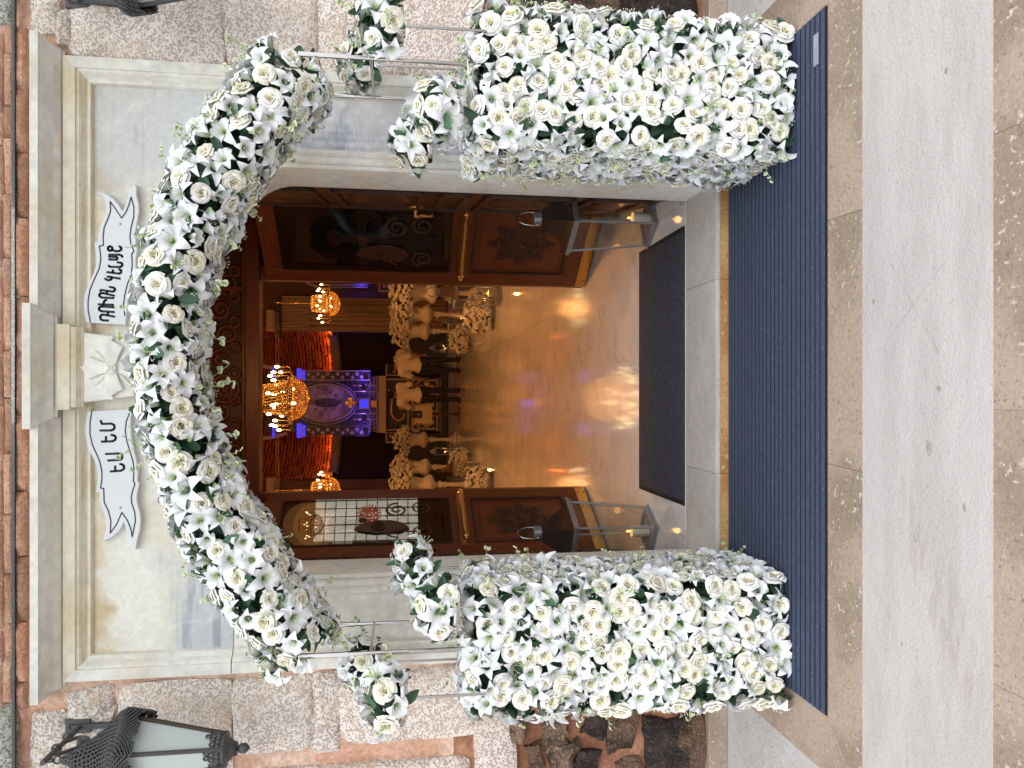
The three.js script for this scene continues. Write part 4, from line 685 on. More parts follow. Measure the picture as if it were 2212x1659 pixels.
// ---------------------------------------------------------------- two steel and glass lanterns on the lobby floor, a candle in each
function floorLantern(label, cx, cz, rotY, s = 1, group = 'steel and glass lanterns on the lobby floor') {
  const t = thing('floor_lantern', label, 'lantern', [cx, FL, -cz], group); t.rotation.y = rotY; t.scale.setScalar(s);
  const b = 0.098, a = 0.128, h = 0.475, q = [[1, 1], [1, -1], [-1, -1], [-1, 1]];
  const rect = (r, y0, y1, w) => [box(-r, r, y0, y1, r - w, r), box(-r, r, y0, y1, -r, -r + w), box(r - w, r, y0, y1, -r + w, r - w), box(-r, -r + w, y0, y1, -r + w, r - w)];
  part(t, 'base', [rbox(-b - 0.012, b + 0.012, 0, 0.012, -b - 0.012, b + 0.012, 0.003), ...rect(b, 0.012, 0.03, 0.014)], M.steel);
  for (const [x, z] of q) part(t, 'corner_bar', rod(V(x * (b - 0.006), 0.02, z * (b - 0.006)), V(x * (a - 0.006), h, z * (a - 0.006)), 0.0085, 4), M.steel);
  for (let k = 0; k < 4; k++) { const g = new THREE.BufferGeometry(); const p = [[-b + 0.01, 0.025, b - 0.006], [b - 0.01, 0.025, b - 0.006], [a - 0.01, h - 0.005, a - 0.006], [-a + 0.01, h - 0.005, a - 0.006]]; g.setAttribute('position', new THREE.Float32BufferAttribute([0, 1, 2, 0, 2, 3].flatMap((i) => p[i]), 3)); g.computeVertexNormals(); part(t, 'glass_pane', g.rotateY(k * Math.PI / 2), M.glass); }
  part(t, 'eave', [...rect(a + 0.012, h, h + 0.018, 0.03), ...rect(a + 0.004, h - 0.014, h, 0.012)], M.steel);
  const roof = []; for (let k = 0; k < 4; k++) roof.push(grid(6, 8, (u, v) => { const r = lerp(a + 0.008, 0.036, Math.pow(v, 0.62)), y = h + 0.016 + 0.155 * v; return V((u * 2 - 1) * r, y, r); }).toNonIndexed().rotateY(k * Math.PI / 2));
  const rf = part(t, 'roof', merge(roof), std({ color: lin(0.45, 0.45, 0.46), metalness: 1, roughness: 0.28, side: THREE.DoubleSide }));
  const vent = []; for (let i = 0; i < 20; i++) { const an = i / 20 * 6.283; vent.push(box(-0.003, 0.003, h + 0.168, h + 0.205, -0.0015, 0.0015).rotateY(0).translate(0, 0, 0.036).rotateY(an)); } vent.push(cyl(0.038, 0.038, 0.005, 20).translate(0, h + 0.17, 0), cyl(0.04, 0.04, 0.006, 20).translate(0, h + 0.207, 0), cyl(0.026, 0.026, 0.04, 16).translate(0, h + 0.187, 0));
  part(rf, 'vent', vent, M.steel);
  part(t, 'ring_handle', [tube([V(-0.045, h + 0.195, 0), V(-0.05, h + 0.23, 0), V(-0.035, h + 0.285, 0), V(0, h + 0.305, 0), V(0.035, h + 0.285, 0), V(0.05, h + 0.23, 0), V(0.045, h + 0.195, 0)], 0.0048, 26, 8), new THREE.SphereGeometry(0.009, 8, 6).translate(-0.045, h + 0.193, 0), new THREE.SphereGeometry(0.009, 8, 6).translate(0.045, h + 0.193, 0)], M.chrome);
  part(t, 'door_latch', rbox(-0.006, 0.006, 0.26, 0.285, 0, 0.01, 0.002).translate(b + 0.012, 0, b + 0.012), M.steel);
  return t;
}
function candle(label, x, y, z, h = 0.1, r = 0.033, lit = 0.012) {
  const t = thing('candle', label, 'candle', [x, y, -z], 'candles burning in lanterns');
  part(t, 'wax', lathe([[0, 0], [r, 0], [r, h - 0.002], [r * 0.9, h + 0.001], [r * 0.8, h - 0.006], [0, h - 0.009]], 20), M.wax);
  const wk = part(t, 'wick', cyl(0.0012, 0.0012, 0.012, 5).translate(0, h, 0), M.iron);
  part(wk, 'flame', new THREE.SphereGeometry(0.006, 10, 10).scale(1, 2.2, 1).translate(0, h + 0.018, 0), M.flame);
  const l = new THREE.PointLight(new THREE.Color(1, 0.45, 0.12), lit, 4); l.position.set(0, h + 0.045, 0); l.castShadow = true; t.add(l); l.name = 'flame_light'; return t;
}
{
  const a = Math.PI / 4;
  floorLantern('square steel lantern with a candle on the lobby floor, right of the carpet', 1.0, 4.275, a - 0.25);
  floorLantern('square steel lantern with a candle on the lobby floor, left of the carpet', -0.775, 4.275, a + 0.28);
  candle('white candle burning in the right floor lantern', 1.02, FL + 0.014, 4.26); candle('white candle burning in the left floor lantern', -0.78, FL + 0.014, 4.28);
}
// ---------------------------------------------------------------- wall lanterns
function wallLantern(label, X, off) {
  const t = thing('wall_lantern', label, 'lantern', [X, 2.09, -3.1], 'iron wall lanterns beside the portal');
  const yb = 0.075, ye = 0.42, ya = 0.66, rb = 0.064, re = 0.155, A = (k) => k * Math.PI / 3 + off, pt = (r, y, k) => V(Math.cos(A(k)) * r, y, Math.sin(A(k)) * r);
  for (let k = 0; k < 6; k++) {
    part(t, 'corner_bar', rod(pt(rb, yb, k), pt(re, ye, k), 0.009, 5), k % 2 ? M.iron : M.ironBrown);
    const g = new THREE.BufferGeometry(), p = [pt(rb - 0.002, yb, k), pt(rb - 0.002, yb, k + 1), pt(re - 0.002, ye, k + 1), pt(re - 0.002, ye, k)];
    g.setAttribute('position', new THREE.Float32BufferAttribute([0, 1, 2, 0, 2, 3].flatMap((i) => p[i].toArray()), 3)); g.computeVertexNormals(); part(t, 'frosted_pane', g, M.frost);
  }
  // pierced roof and its fringe: a net of small iron rings on a hexagonal cone
  const net = [], ring = new THREE.TorusGeometry(0.0085, 0.0034, 4, 7); seed = 77;
  const hexP = (ang, r) => { const s = Math.PI / 3, q = ((ang % s) + s) % s - s / 2; return r * Math.cos(s / 2) / Math.cos(q); };
  const prof = [[0.008, ya], [0.035, ya - 0.05], [0.085, ya - 0.13], [0.135, ya - 0.19], [0.17, ye + 0.012], [0.168, ye - 0.02], [0.16, ye - 0.045]];
  const cv = new THREE.CatmullRomCurve3(prof.map(([r, y]) => V(r, y, 0)));
  for (let j = 0; j < 27; j++) {
    const q = cv.getPoint(j / 26), n = Math.max(4, Math.round(q.x * 6.283 / 0.0165));
    for (let i = 0; i < n; i++) { const an = (i + (j & 1) * 0.5) / n * 6.283, r = hexP(an - A(0), q.x / 0.93); if (j > 24 && Math.cos(an * 12) < -0.2) continue; net.push(ring.clone().rotateZ(rr(0, 6)).scale(1, 1.25, 1).rotateX(-0.5).rotateY(Math.PI / 2 - an).translate(Math.cos(an) * r, q.y, Math.sin(an) * r)); }
  }
  part(t, 'pierced_roof', net, M.iron);
  part(t, 'roof_lining', grid(24, 8, (u, v) => { const q = cv.getPoint(0.82 * v), r = hexP(u * 6.283 - A(0), Math.max(0.001, q.x - 0.012)); return V(Math.cos(u * 6.283) * r, q.y - 0.004, Math.sin(u * 6.283) * r); }), std({ color: lin(0.03, 0.03, 0.032), roughness: 0.9, side: THREE.DoubleSide }));
  const low = []; for (let j = 0; j < 4; j++) { const y = yb + 0.004 + j * 0.017, r = lerp(rb, re, (y - yb) / (ye - yb)) + 0.004, n = 22; for (let i = 0; i < n; i++) { const an = (i + (j & 1) * 0.5) / n * 6.283; if (j === 3 && i % 4 > 1) continue; low.push(ring.clone().scale(0.9, 1, 1).rotateY(Math.PI / 2 - an).translate(Math.cos(an) * hexP(an - A(0), r), y, Math.sin(an) * hexP(an - A(0), r))); } }
  part(t, 'pierced_collar', low, M.iron);
  part(t, 'base_cap', lathe([[0, 0.03], [0.026, 0.03], [0.03, 0.045], [0.04, 0.05], [0.044, 0.062], [0.066, 0.066], [0.07, 0.078], [0, 0.078]], 12), M.iron);
  part(t, 'finial', lathe([[0, -0.018], [0.006, -0.016], [0.016, -0.006], [0.021, 0.004], [0.018, 0.012], [0.021, 0.015], [0.014, 0.024], [0.006, 0.028], [0.007, 0.034], [0, 0.034]], 14), M.iron);
  part(t, 'hanging_ring', [new THREE.TorusGeometry(0.014, 0.004, 6, 14).translate(0, ya + 0.018, 0), new THREE.TorusGeometry(0.012, 0.004, 6, 14).rotateY(Math.PI / 2).translate(0, ya + 0.042, 0), lathe([[0, ya - 0.01], [0.012, ya - 0.005], [0.009, ya + 0.006], [0, ya + 0.01]], 10)], M.iron);
  // bracket arm back to the wall, an upright bar and two scrolls
  const y0 = ya + 0.062, w = -0.3;
  part(t, 'bracket', [rod(V(0, y0, 0.02), V(0, y0 - 0.01, w), 0.011, 6), rod(V(0, y0 + 0.03, w), V(0, ye + 0.02, w), 0.013, 6), tube([V(0, y0 - 0.02, -0.04), V(0, y0 - 0.07, -0.09), V(0, y0 - 0.11, -0.15), V(0, ye + 0.1, w)], 0.0085, 14, 6), tube([V(0, y0 - 0.01, -0.16), V(0, y0 - 0.045, -0.19), V(0, y0 - 0.08, -0.18), V(0, y0 - 0.09, -0.15), V(0, y0 - 0.07, -0.135)], 0.009, 14, 6), new THREE.SphereGeometry(0.015, 8, 6).translate(0, y0 - 0.072, -0.138), new THREE.TorusGeometry(0.016, 0.005, 6, 12).translate(0, y0, -0.1), new THREE.TorusGeometry(0.016, 0.005, 6, 12).translate(0, y0, -0.2)], M.iron);
  part(t, 'wall_plate', [rbox(-0.03, 0.03, y0 - 0.05, y0 + 0.05, w - 0.02, w + 0.002, 0.004), new THREE.SphereGeometry(0.008, 8, 6).translate(0, y0 + 0.03, w + 0.012)], M.iron);
  return t;
}
wallLantern('black iron wall lantern with frosted panes and pierced roof, left of the portal', -1.366, 0.1);
wallLantern('black iron wall lantern with frosted panes cut by the edge, right of the portal', 1.63, -0.03);
// ---------------------------------------------------------------- the nave behind the inner doors
const NX0 = -5.5, NX1 = 5.2, NZ0 = 5.96, NZ1 = 24, NH = 9;
M.plaster = std({ color: lin(0.13, 0.065, 0.038), roughness: 0.85 });
M.stoneIn = std({ color: lin(0.5, 0.36, 0.26), roughness: 0.7 });
M.gold = std({ color: lin(0.85, 0.55, 0.18), metalness: 1, roughness: 0.25 });
M.goldPaint = std({ color: lin(0.62, 0.38, 0.14), metalness: 0.4, roughness: 0.4 });
M.blackIn = std({ color: lin(0.022, 0.02, 0.022), roughness: 0.5 });
M.whiteIn = std({ color: lin(0.74, 0.68, 0.56), roughness: 0.45 });
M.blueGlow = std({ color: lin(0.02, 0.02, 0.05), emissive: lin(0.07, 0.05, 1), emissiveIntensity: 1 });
const Q = (x, y, z) => atZ(x, y, z);
// a board from its measured outline at a distance: x up-down, y right-left in the picture's own numbers
const board = (x0, x1, y0, y1, z, d, r = 0.004) => { const a = Q(x0, y1, z), b = Q(x1, y0, z); return rbox(Math.min(a[0], b[0]), Math.max(a[0], b[0]), Math.min(a[1], b[1]), Math.max(a[1], b[1]), -z - d, -z, Math.min(r, d * 0.4)); };
{
  const s = struct('nave', 'dim warm church nave seen through the doors');
  const W = M.plaster;
  part(s, 'side_wall', box(NX0 - 0.3, NX0, 0, NH, -NZ1 - 4, -NZ0), W); part(s, 'side_wall', box(NX1, NX1 + 0.3, 0, NH, -NZ1 - 4, -NZ0), W);
  part(s, 'ceiling', box(NX0 - 0.3, NX1 + 0.3, NH, NH + 0.3, -NZ1 - 4, -NZ0 + 0.2), W);
  part(s, 'entrance_wall', boxUV(merge([box(NX0 - 0.3, -1.5, 0, NH, -NZ0 - 0.2, -NZ0 + 0.02), box(1.66, NX1 + 0.3, 0, NH, -NZ0 - 0.2, -NZ0 + 0.02), box(-1.5, 1.66, 2.9, NH, -NZ0 - 0.2, -NZ0 + 0.02)])), W);
  const ax = -0.25, ar = 2.3;
  part(s, 'end_wall', [box(NX0, ax - ar, 0, NH, -NZ1 - 0.3, -NZ1), box(ax + ar, NX1, 0, NH, -NZ1 - 0.3, -NZ1), box(ax - ar, ax + ar, 7, NH, -NZ1 - 0.3, -NZ1)], W);
  // apse of thin bricks with a curved stone ledge and dark panelling below
  part(s, 'apse_shell', grid(24, 2, (u, v) => V(ax - Math.cos(u * Math.PI) * ar, v * 8, -NZ1 - Math.sin(u * Math.PI) * ar)), std({ color: lin(0.03, 0.012, 0.008), roughness: 0.9, side: THREE.DoubleSide }));
  part(s, 'apse_panelling', grid(40, 1, (u, v) => V(ax - Math.cos(u * Math.PI) * (ar - 0.06), v * 3.3, -NZ1 - Math.sin(u * Math.PI) * (ar - 0.06))), std({ color: lin(0.05, 0.03, 0.022), roughness: 0.6, side: THREE.DoubleSide }));
  const bricks = [], one = new THREE.BoxGeometry(1, 1, 1); seed = 31;
  for (let j = 0; j < 38; j++) { const y = 3.64 + j * 0.1; let a = rr(0, 0.05); while (a < Math.PI - 0.04) { const w = rr(0.08, 0.2), x = a + w / 2; const g = one.clone().scale(w * ar - 0.04, rr(0.055, 0.075), 0.05 + rr(0, 0.06)).rotateY(-Math.PI / 2 + (Math.PI / 2 - 0) ).toNonIndexed(); const c = rr(0.75, 1.2); bricks.push(tint(g.rotateY(Math.PI / 2 - x).translate(ax - Math.cos(x) * (ar - 0.02), y + rr(-0.012, 0.012), -NZ1 - Math.sin(x) * (ar - 0.02)), [0.34 * c, 0.11 * c, 0.045 * c])); a += w; } }
  const bm = part(s, 'apse_bricks', merge(bricks), std({ vertexColors: true, roughness: 0.9 })); bm.userData.kind = 'stuff';
  const led = [[0.0, 3.36], [0.14, 3.4], [0.17, 3.46], [0.17, 3.52], [0.19, 3.56], [0.19, 3.66], [0.16, 3.66], [0.16, 3.57], [0, 3.57]];
  part(s, 'apse_ledge', grid(40, led.length - 1, (u, v) => { const [o, y] = led[Math.round(v * (led.length - 1))], r = ar - 0.05 - o; return V(ax - Math.cos(u * Math.PI) * r, y, -NZ1 - Math.sin(u * Math.PI) * r); }), M.stoneIn).material.side = THREE.DoubleSide;
  for (const a of [0.12, 0.5, 0.85, 1.1, 2.05, 2.3, 2.65, 3.0]) {
    const x = ax - Math.cos(a) * (ar - 0.12), z = -NZ1 - Math.sin(a) * (ar - 0.12);
    part(s, 'uplight', rbox(-0.05, 0.05, 0, 0.02, -0.02, 0.02, 0.005), std({ color: lin(0, 0, 0), emissive: lin(1, 0.28, 0.04), emissiveIntensity: 2 }), [x, 3.565, z]);
    const l = new THREE.PointLight(new THREE.Color(1, 0.2, 0.02), 0.8, 6); l.shadow.radius = 1.5; l.position.set(x, 3.61, z); l.castShadow = true; l.name = 'uplight_lamp'; s.add(l);
  }
  for (const [x, sc] of [[ax - ar - 0.22, 1], [ax + ar + 0.2, 1]]) {
    part(s, 'pilaster', [box(x - 0.2, x + 0.2, 0, 5.35, -NZ1, -NZ1 + 0.12)], M.plaster);
    part(s, 'capital', [rbox(x - 0.26, x + 0.26, 5.05, 5.2, -NZ1, -NZ1 + 0.2, 0.02), rbox(x - 0.32, x + 0.32, 5.2, 5.42, -NZ1, -NZ1 + 0.26, 0.02)], M.stoneIn);
    part(s, 'arch_rib', grid(20, 1, (u, v) => { const a = u * 1.2; return V(x + Math.sign(x - ax) * -1 * (1 - Math.cos(a)) * 2.2, 5.42 + Math.sin(a) * 2.2, -NZ1 + 0.24 - v * 0.24); }), M.stoneIn);
  }
  const f = struct('nave_floor', 'polished marble floor slabs of the nave'); 
  part(f, 'bed', box(NX0, NX1, -0.02, 0.055, -NZ1 - 3, -NZ0 + 0.02), std({ color: lin(0.2, 0.18, 0.16) }));
  let k = 0; for (let i = 0; i < 12; i++) for (let j = 0; j < 17; j++) { const x = NX0 + 0.02 + i * 0.89, z = NZ0 - 0.02 + j * 1.24; part(f, 'floor_slab', boxUV(box(x + 0.001, x + 0.889, 0.03, FL - 0.001, -z - 1.239, -z - 0.001), (k++ * 0.37) % 5), M.floor[(i * 2 + j) % 3]); }
  // dark steps and panelling at the foot of the apse
  const d = thing('chancel_front', 'dark low panelling and step that close off the apse', 'panelling', [-0.2, FL, -23.6]);
  part(d, 'panel', box(-2.75, -0.95, 0, 1.1, -0.1, 0.0), M.blackIn); part(d, 'panel', box(0.85, 2.7, 0, 1.1, -0.1, 0.0), M.blackIn);
  part(d, 'rail', rbox(-2.78, -0.95, 1.1, 1.16, -0.12, 0.03, 0.01), M.woodCarve); part(d, 'rail', rbox(0.85, 2.73, 1.1, 1.16, -0.12, 0.03, 0.01), M.woodCarve);
}
// brass tie rod across the nave
{ const t = thing('tie_rod', 'pair of thin brass rods spanning the nave under the arch', 'tie rod', [-0.25, 5.06, -23.7]); for (const y of [0, 0.07]) part(t, 'rod', rod(V(-2.9, y, 0), V(3.0, y, 0), 0.018, 6), M.bronze); }
// curtain with its valance
{
  const z = 23.4, x0 = 1.9, x1 = 2.92, t = thing('curtain', 'pleated cream curtain with a gathered valance right of the apse', 'curtain', [(x0 + x1) / 2, FL, -z]), m = std({ color: lin(0.36, 0.24, 0.15), roughness: 0.9, side: THREE.DoubleSide }), w = x1 - x0;
  part(t, 'drape', grid(80, 6, (u, v) => V((u - 0.5) * w, 0.02 + v * 4.3, 0.05 * Math.sin(u * 50 + 2 * Math.sin(u * 9)) + 0.03 * Math.sin(u * 90 + v))), m);
  part(t, 'valance', grid(80, 6, (u, v) => V((u - 0.5) * w * 1.02, 4.05 + v * 0.78, 0.1 + 0.045 * Math.sin(u * 70 + v * 3) + 0.06 * Math.sin(v * 3.1))), m);
  part(t, 'rail', [rod(V(-w / 2 - 0.1, 4.86, 0.08), V(w / 2 + 0.1, 4.86, 0.08), 0.04, 8), new THREE.SphereGeometry(0.07, 8, 6).translate(-w / 2 - 0.12, 4.86, 0.08)], M.woodCarve);
}
// altar with its retable
{
  const z = 23.2, t = thing('altar', 'dark marble altar with gold crosses, side columns and an oval painting lit blue', 'altar', [0, 0, 0]);
  const B = (x0, x1, y0, y1, dz, d) => board(x0, x1, y0, y1, z + dz, d);
  part(t, 'retable', B(575, 835, 812, 934, 0.6, 0.1), M.blackIn);
  part(t, 'column', B(655, 800, 803, 820, 0.42, 0.16), M.blackIn); part(t, 'column', B(655, 800, 923, 940, 0.42, 0.16), M.blackIn);
  seed = 91;
  for (const y of [811.5, 931.5]) { const g = []; for (let i = 0; i < 12; i++) { const p = PZ(666 + i * 10.5, y + (i & 1 ? 3.5 : -3.5), z + 0.4); for (let k = 0; k < 5; k++) { const a = k * 1.257; g.push(new THREE.SphereGeometry(0.03, 5, 4).scale(1, 1, 0.5).translate(p.x + Math.cos(a) * 0.035, p.y + Math.sin(a) * 0.035, p.z)); } g.push(new THREE.SphereGeometry(0.022, 5, 4).translate(p.x, p.y, p.z + 0.015)); } part(t, 'carved_flowers', g, M.stoneIn); }
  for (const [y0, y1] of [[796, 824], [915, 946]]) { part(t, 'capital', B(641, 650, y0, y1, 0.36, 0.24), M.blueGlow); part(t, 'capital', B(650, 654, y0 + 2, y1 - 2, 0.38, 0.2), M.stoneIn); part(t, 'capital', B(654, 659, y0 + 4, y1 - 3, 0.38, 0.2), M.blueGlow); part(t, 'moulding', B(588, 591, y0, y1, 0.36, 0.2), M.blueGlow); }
  for (const y of [801, 821, 921, 942]) part(t, 'border', B(655, 800, y - 0.8, y + 0.8, 0.38, 0.04), M.stoneIn);
  // oval painting in a beaded frame
  const c = PZ(702, 870, z + 0.5), a = 0.53, b = 0.82;
  const cvs = document.createElement('canvas'); cvs.width = 256; cvs.height = 384; const g = cvs.getContext('2d'); g.fillStyle = '#a88a8c'; g.fillRect(0, 0, 256, 384); g.fillStyle = '#8d7568'; g.fillRect(0, 300, 256, 84);
  for (let i = 0; i < 46; i++) { g.fillStyle = ['rgba(190,170,190,.5)', 'rgba(120,96,104,.5)', 'rgba(214,196,204,.4)'][i % 3]; g.beginPath(); g.ellipse(hsh(i, 3, 1) * 256, hsh(i, 5, 2) * 330, 16 + hsh(i, 1, 3) * 26, 10 + hsh(i, 2, 4) * 18, hsh(i, 4, 4) * 3, 0, 7); g.fill(); }
  g.fillStyle = '#4a3c48'; g.beginPath(); g.ellipse(128, 205, 34, 92, 0, 0, 7); g.fill(); g.fillStyle = '#5c4a56'; g.beginPath(); g.ellipse(140, 230, 18, 66, 0.15, 0, 7); g.fill(); g.fillStyle = '#8e705c'; g.beginPath(); g.ellipse(128, 102, 15, 20, 0, 0, 7); g.fill(); g.fillStyle = '#b08c48'; g.beginPath(); g.arc(128, 98, 24, 0, 7); g.lineWidth = 4; g.strokeStyle = '#b08c48'; g.stroke();
  for (let i = 0; i < 8; i++) { g.fillStyle = '#6c565c'; g.beginPath(); g.ellipse(40 + hsh(i, 8, 8) * 176, 60 + i * 34, 9, 13, i, 0, 7); g.fill(); }
  const tx = new THREE.CanvasTexture(cvs); tx.colorSpace = THREE.SRGBColorSpace;
  const disc = new THREE.CircleGeometry(1, 40).scale(a, b, 1); part(t, 'painting', disc.translate(c.x, c.y, c.z + 0.012), std({ map: tx, roughness: 0.6 }));
  const fr = [new THREE.TorusGeometry(1, 0.05, 6, 48).scale(a + 0.03, b + 0.03, 0.7).translate(c.x, c.y, c.z + 0.02)]; for (let i = 0; i < 72; i++) { const q = i / 72 * 6.283; fr.push(new THREE.SphereGeometry(0.032, 5, 4).translate(c.x + Math.cos(q) * (a + 0.12), c.y + Math.sin(q) * (b + 0.12), c.z + 0.02)); }
  part(t, 'oval_frame', fr, M.stoneIn);
  // cross and lit tabernacle
  const crossG = (s) => { const q = []; for (let k = 0; k < 4; k++) { const an = k * Math.PI / 2; q.push(extr(shapeOf([[-0.15, 0], [-0.42, 0.8], [-0.2, 1], [0.2, 1], [0.42, 0.8], [0.15, 0]].map(([x, y]) => [(x * Math.cos(an) - y * Math.sin(an)) * s, (x * Math.sin(an) + y * Math.cos(an)) * s])), 0.03)); } return merge(q); };
  const cp0 = PZ(757, 870, z + 0.3); part(t, 'cross', [crossG(0.15).translate(cp0.x, cp0.y, cp0.z), rod(V(cp0.x, cp0.y, cp0.z), V(cp0.x, cp0.y - 0.3, cp0.z), 0.02, 6)], M.gold);
  part(t, 'tabernacle', B(774, 799, 860, 884, 0.1, 0.3), M.stoneIn); part(t, 'tabernacle_light', B(777, 796, 863, 881, 0.08, 0.02), M.blueGlow);
  part(t, 'tabernacle_door', B(801, 814, 865, 880, 0.08, 0.1), M.goldPaint);
  for (const y of [833, 846, 893, 906]) part(t, 'candlestick', [rod(PZ(812, y, z + 0.2), PZ(762, y, z + 0.2), 0.018, 6), new THREE.SphereGeometry(0.04, 6, 5).translate(...PZ(790, y, z + 0.2).toArray()), new THREE.SphereGeometry(0.03, 6, 5).translate(...PZ(776, y, z + 0.2).toArray())], M.goldPaint);
  for (const [x, n] of [[800, 24], [808, 24], [815, 30]]) { const q = []; for (let i = 0; i < n; i++) q.push(new THREE.SphereGeometry(0.035, 5, 4).translate(...PZ(x, lerp(812, 934, (i + 0.5) / n), z + 0.25).toArray())); part(t, 'beading', q, M.stoneIn); }
  part(t, 'mensa', B(818, 834, 812, 935, -0.15, 0.9), M.stoneIn);
  part(t, 'altar_body', B(834, 966, 816, 932, 0.0, 0.5), M.blackIn);
  part(t, 'base_step', B(952, 966, 800, 945, -0.3, 0.8), M.blackIn);
  for (const [x0, x1, y0, y1] of [[834, 880, 818, 821], [834, 880, 927, 930], [880, 883, 816, 932], [889, 893, 816, 932], [943, 946, 816, 932]]) part(t, 'moulding', B(x0, x1, y0, y1, -0.03, 0.06), M.stoneIn);
  part(t, 'mosaic_band', B(950, 953, 816, 932, -0.05, 0.08), M.gold);
  const half = (y) => { const q = [], c1 = PZ(920, y, z - 0.02); q.push(new THREE.TorusGeometry(0.2, 0.025, 6, 16, Math.PI).translate(c1.x, c1.y + 0.08, c1.z), box(c1.x - 0.22, c1.x - 0.175, c1.y - 0.3, c1.y + 0.08, c1.z - 0.02, c1.z + 0.02), box(c1.x + 0.175, c1.x + 0.22, c1.y - 0.3, c1.y + 0.08, c1.z - 0.02, c1.z + 0.02)); return q; };
  for (const y of [836, 874, 912]) { part(t, 'niche_arch', half(y), M.stoneIn); const c1 = PZ(918, y, z - 0.02); part(t, 'niche_cross', [crossG(0.15).scale(1, 1.5, 1).translate(c1.x, c1.y - 0.05, c1.z - 0.01)], M.goldPaint); }
  for (const y of [818, 855, 893, 930]) part(t, 'spandrel', B(893, 906, y - 4, y + 4, -0.01, 0.03), M.stoneIn);
  // scroll shaped gold outline on the front
  const sc = [[832, 840], [833, 846], [838, 848], [838, 893], [843, 903], [852, 908], [862, 904], [866, 893]].map(([x, y]) => PZ(x + 8, y, z - 0.04)); part(t, 'gold_scroll', tube(sc, 0.035, 30, 6), M.goldPaint);
  for (const [y0, y1] of [[788, 812], [934, 957]]) { part(t, 'side_plaque', B(833, 876, y0, y1, 0.2, 0.1), M.blackIn); const e = [[833, 836, y0, y1], [873, 876, y0, y1], [836, 873, y0, y0 + 2.5], [836, 873, y1 - 2.5, y1]]; part(t, 'plaque_frame', e.map((q) => B(...q, 0.16, 0.06)), M.stoneIn); const p = PZ(855, (y0 + y1) / 2, z + 0.18), q = []; for (let i = 0; i < 4; i++) q.push(new THREE.SphereGeometry(0.05, 6, 5).scale(1, 1, 0.4).translate(p.x + (i & 1 ? 0.04 : -0.03), p.y + i * 0.1 - 0.15, p.z)); part(t, 'relief', q, M.stoneIn); }
  const wing = [[560, 948], [590, 944], [620, 936]].map(([x, y]) => PZ(x, y, z + 0.5)), wing2 = [[560, 790], [590, 795], [620, 803]].map(([x, y]) => PZ(x, y, z + 0.5)); part(t, 'volute', tube(wing, 0.06, 12, 6), M.stoneIn); part(t, 'volute', tube(wing2, 0.06, 12, 6), M.stoneIn);
  for (const [x, y] of [[786, 838], [786, 902], [790, 812], [790, 930]]) { const p = PZ(x, y, z + 0.15), l = new THREE.PointLight(new THREE.Color(0.1, 0.06, 1), 0.9, 4); l.position.copy(p); l.shadow.radius = 1.5; l.castShadow = true; l.name = 'blue_lamp'; t.add(l); part(t, 'lamp_hood', [box(p.x - 0.09, p.x + 0.09, p.y - 0.06, p.y + 0.07, p.z + 0.05, p.z + 0.065), box(p.x - 0.09, p.x + 0.09, p.y - 0.075, p.y - 0.06, p.z - 0.05, p.z + 0.065)], M.blackIn); part(t, 'blue_lamp_bar', box(p.x - 0.05, p.x + 0.05, p.y - 0.058, p.y - 0.045, p.z - 0.02, p.z + 0.02), M.blueGlow); }
}
// framed niche with a blue light, and the plaque below it, on the wall right of the curtain
{
  const z = 23.85, t = thing('side_shrine', 'dark shrine with a scalloped border and blue light, cut by the right door leaf', 'shrine', [0, 0, 0]);
  part(t, 'back', board(690, 800, 588, 622, z, 0.08), M.blackIn);
  const q = []; for (let i = 0; i < 16; i++) q.push(new THREE.TorusGeometry(0.05, 0.014, 5, 10).translate(...PZ(692 + i * 6.6, 618, z - 0.03).toArray())); part(t, 'scalloped_border', q, M.stoneIn);
  part(t, 'curved_top', tube([PZ(640, 598, z), PZ(660, 608, z), PZ(678, 617, z), PZ(692, 620, z)], 0.05, 14, 6), M.stoneIn);
  part(t, 'light_bar', board(770, 800, 604, 612, z - 0.06, 0.02), M.blueGlow);
  const p = PZ(780, 612, z - 0.2), l = new THREE.PointLight(new THREE.Color(0.1, 0.06, 1), 0.5, 3); l.position.copy(p); l.shadow.radius = 6; l.castShadow = true; l.name = 'blue_lamp'; t.add(l);
  part(t, 'plaque', board(818, 880, 606, 630, z, 0.06), M.blackIn); part(t, 'plaque_frame', [[818, 821, 606, 630], [876, 879, 606, 630], [821, 876, 606, 608.5], [821, 876, 627.5, 630]].map((e) => board(...e, z - 0.03, 0.05)), M.goldPaint);
  const s = []; for (let i = 0; i < 5; i++) s.push(new THREE.SphereGeometry(0.06, 6, 4).scale(1, 1, 0.4).translate(...PZ(830 + i * 9.5, 618, z - 0.01).toArray())); part(t, 'relief', s, M.stoneIn);
}
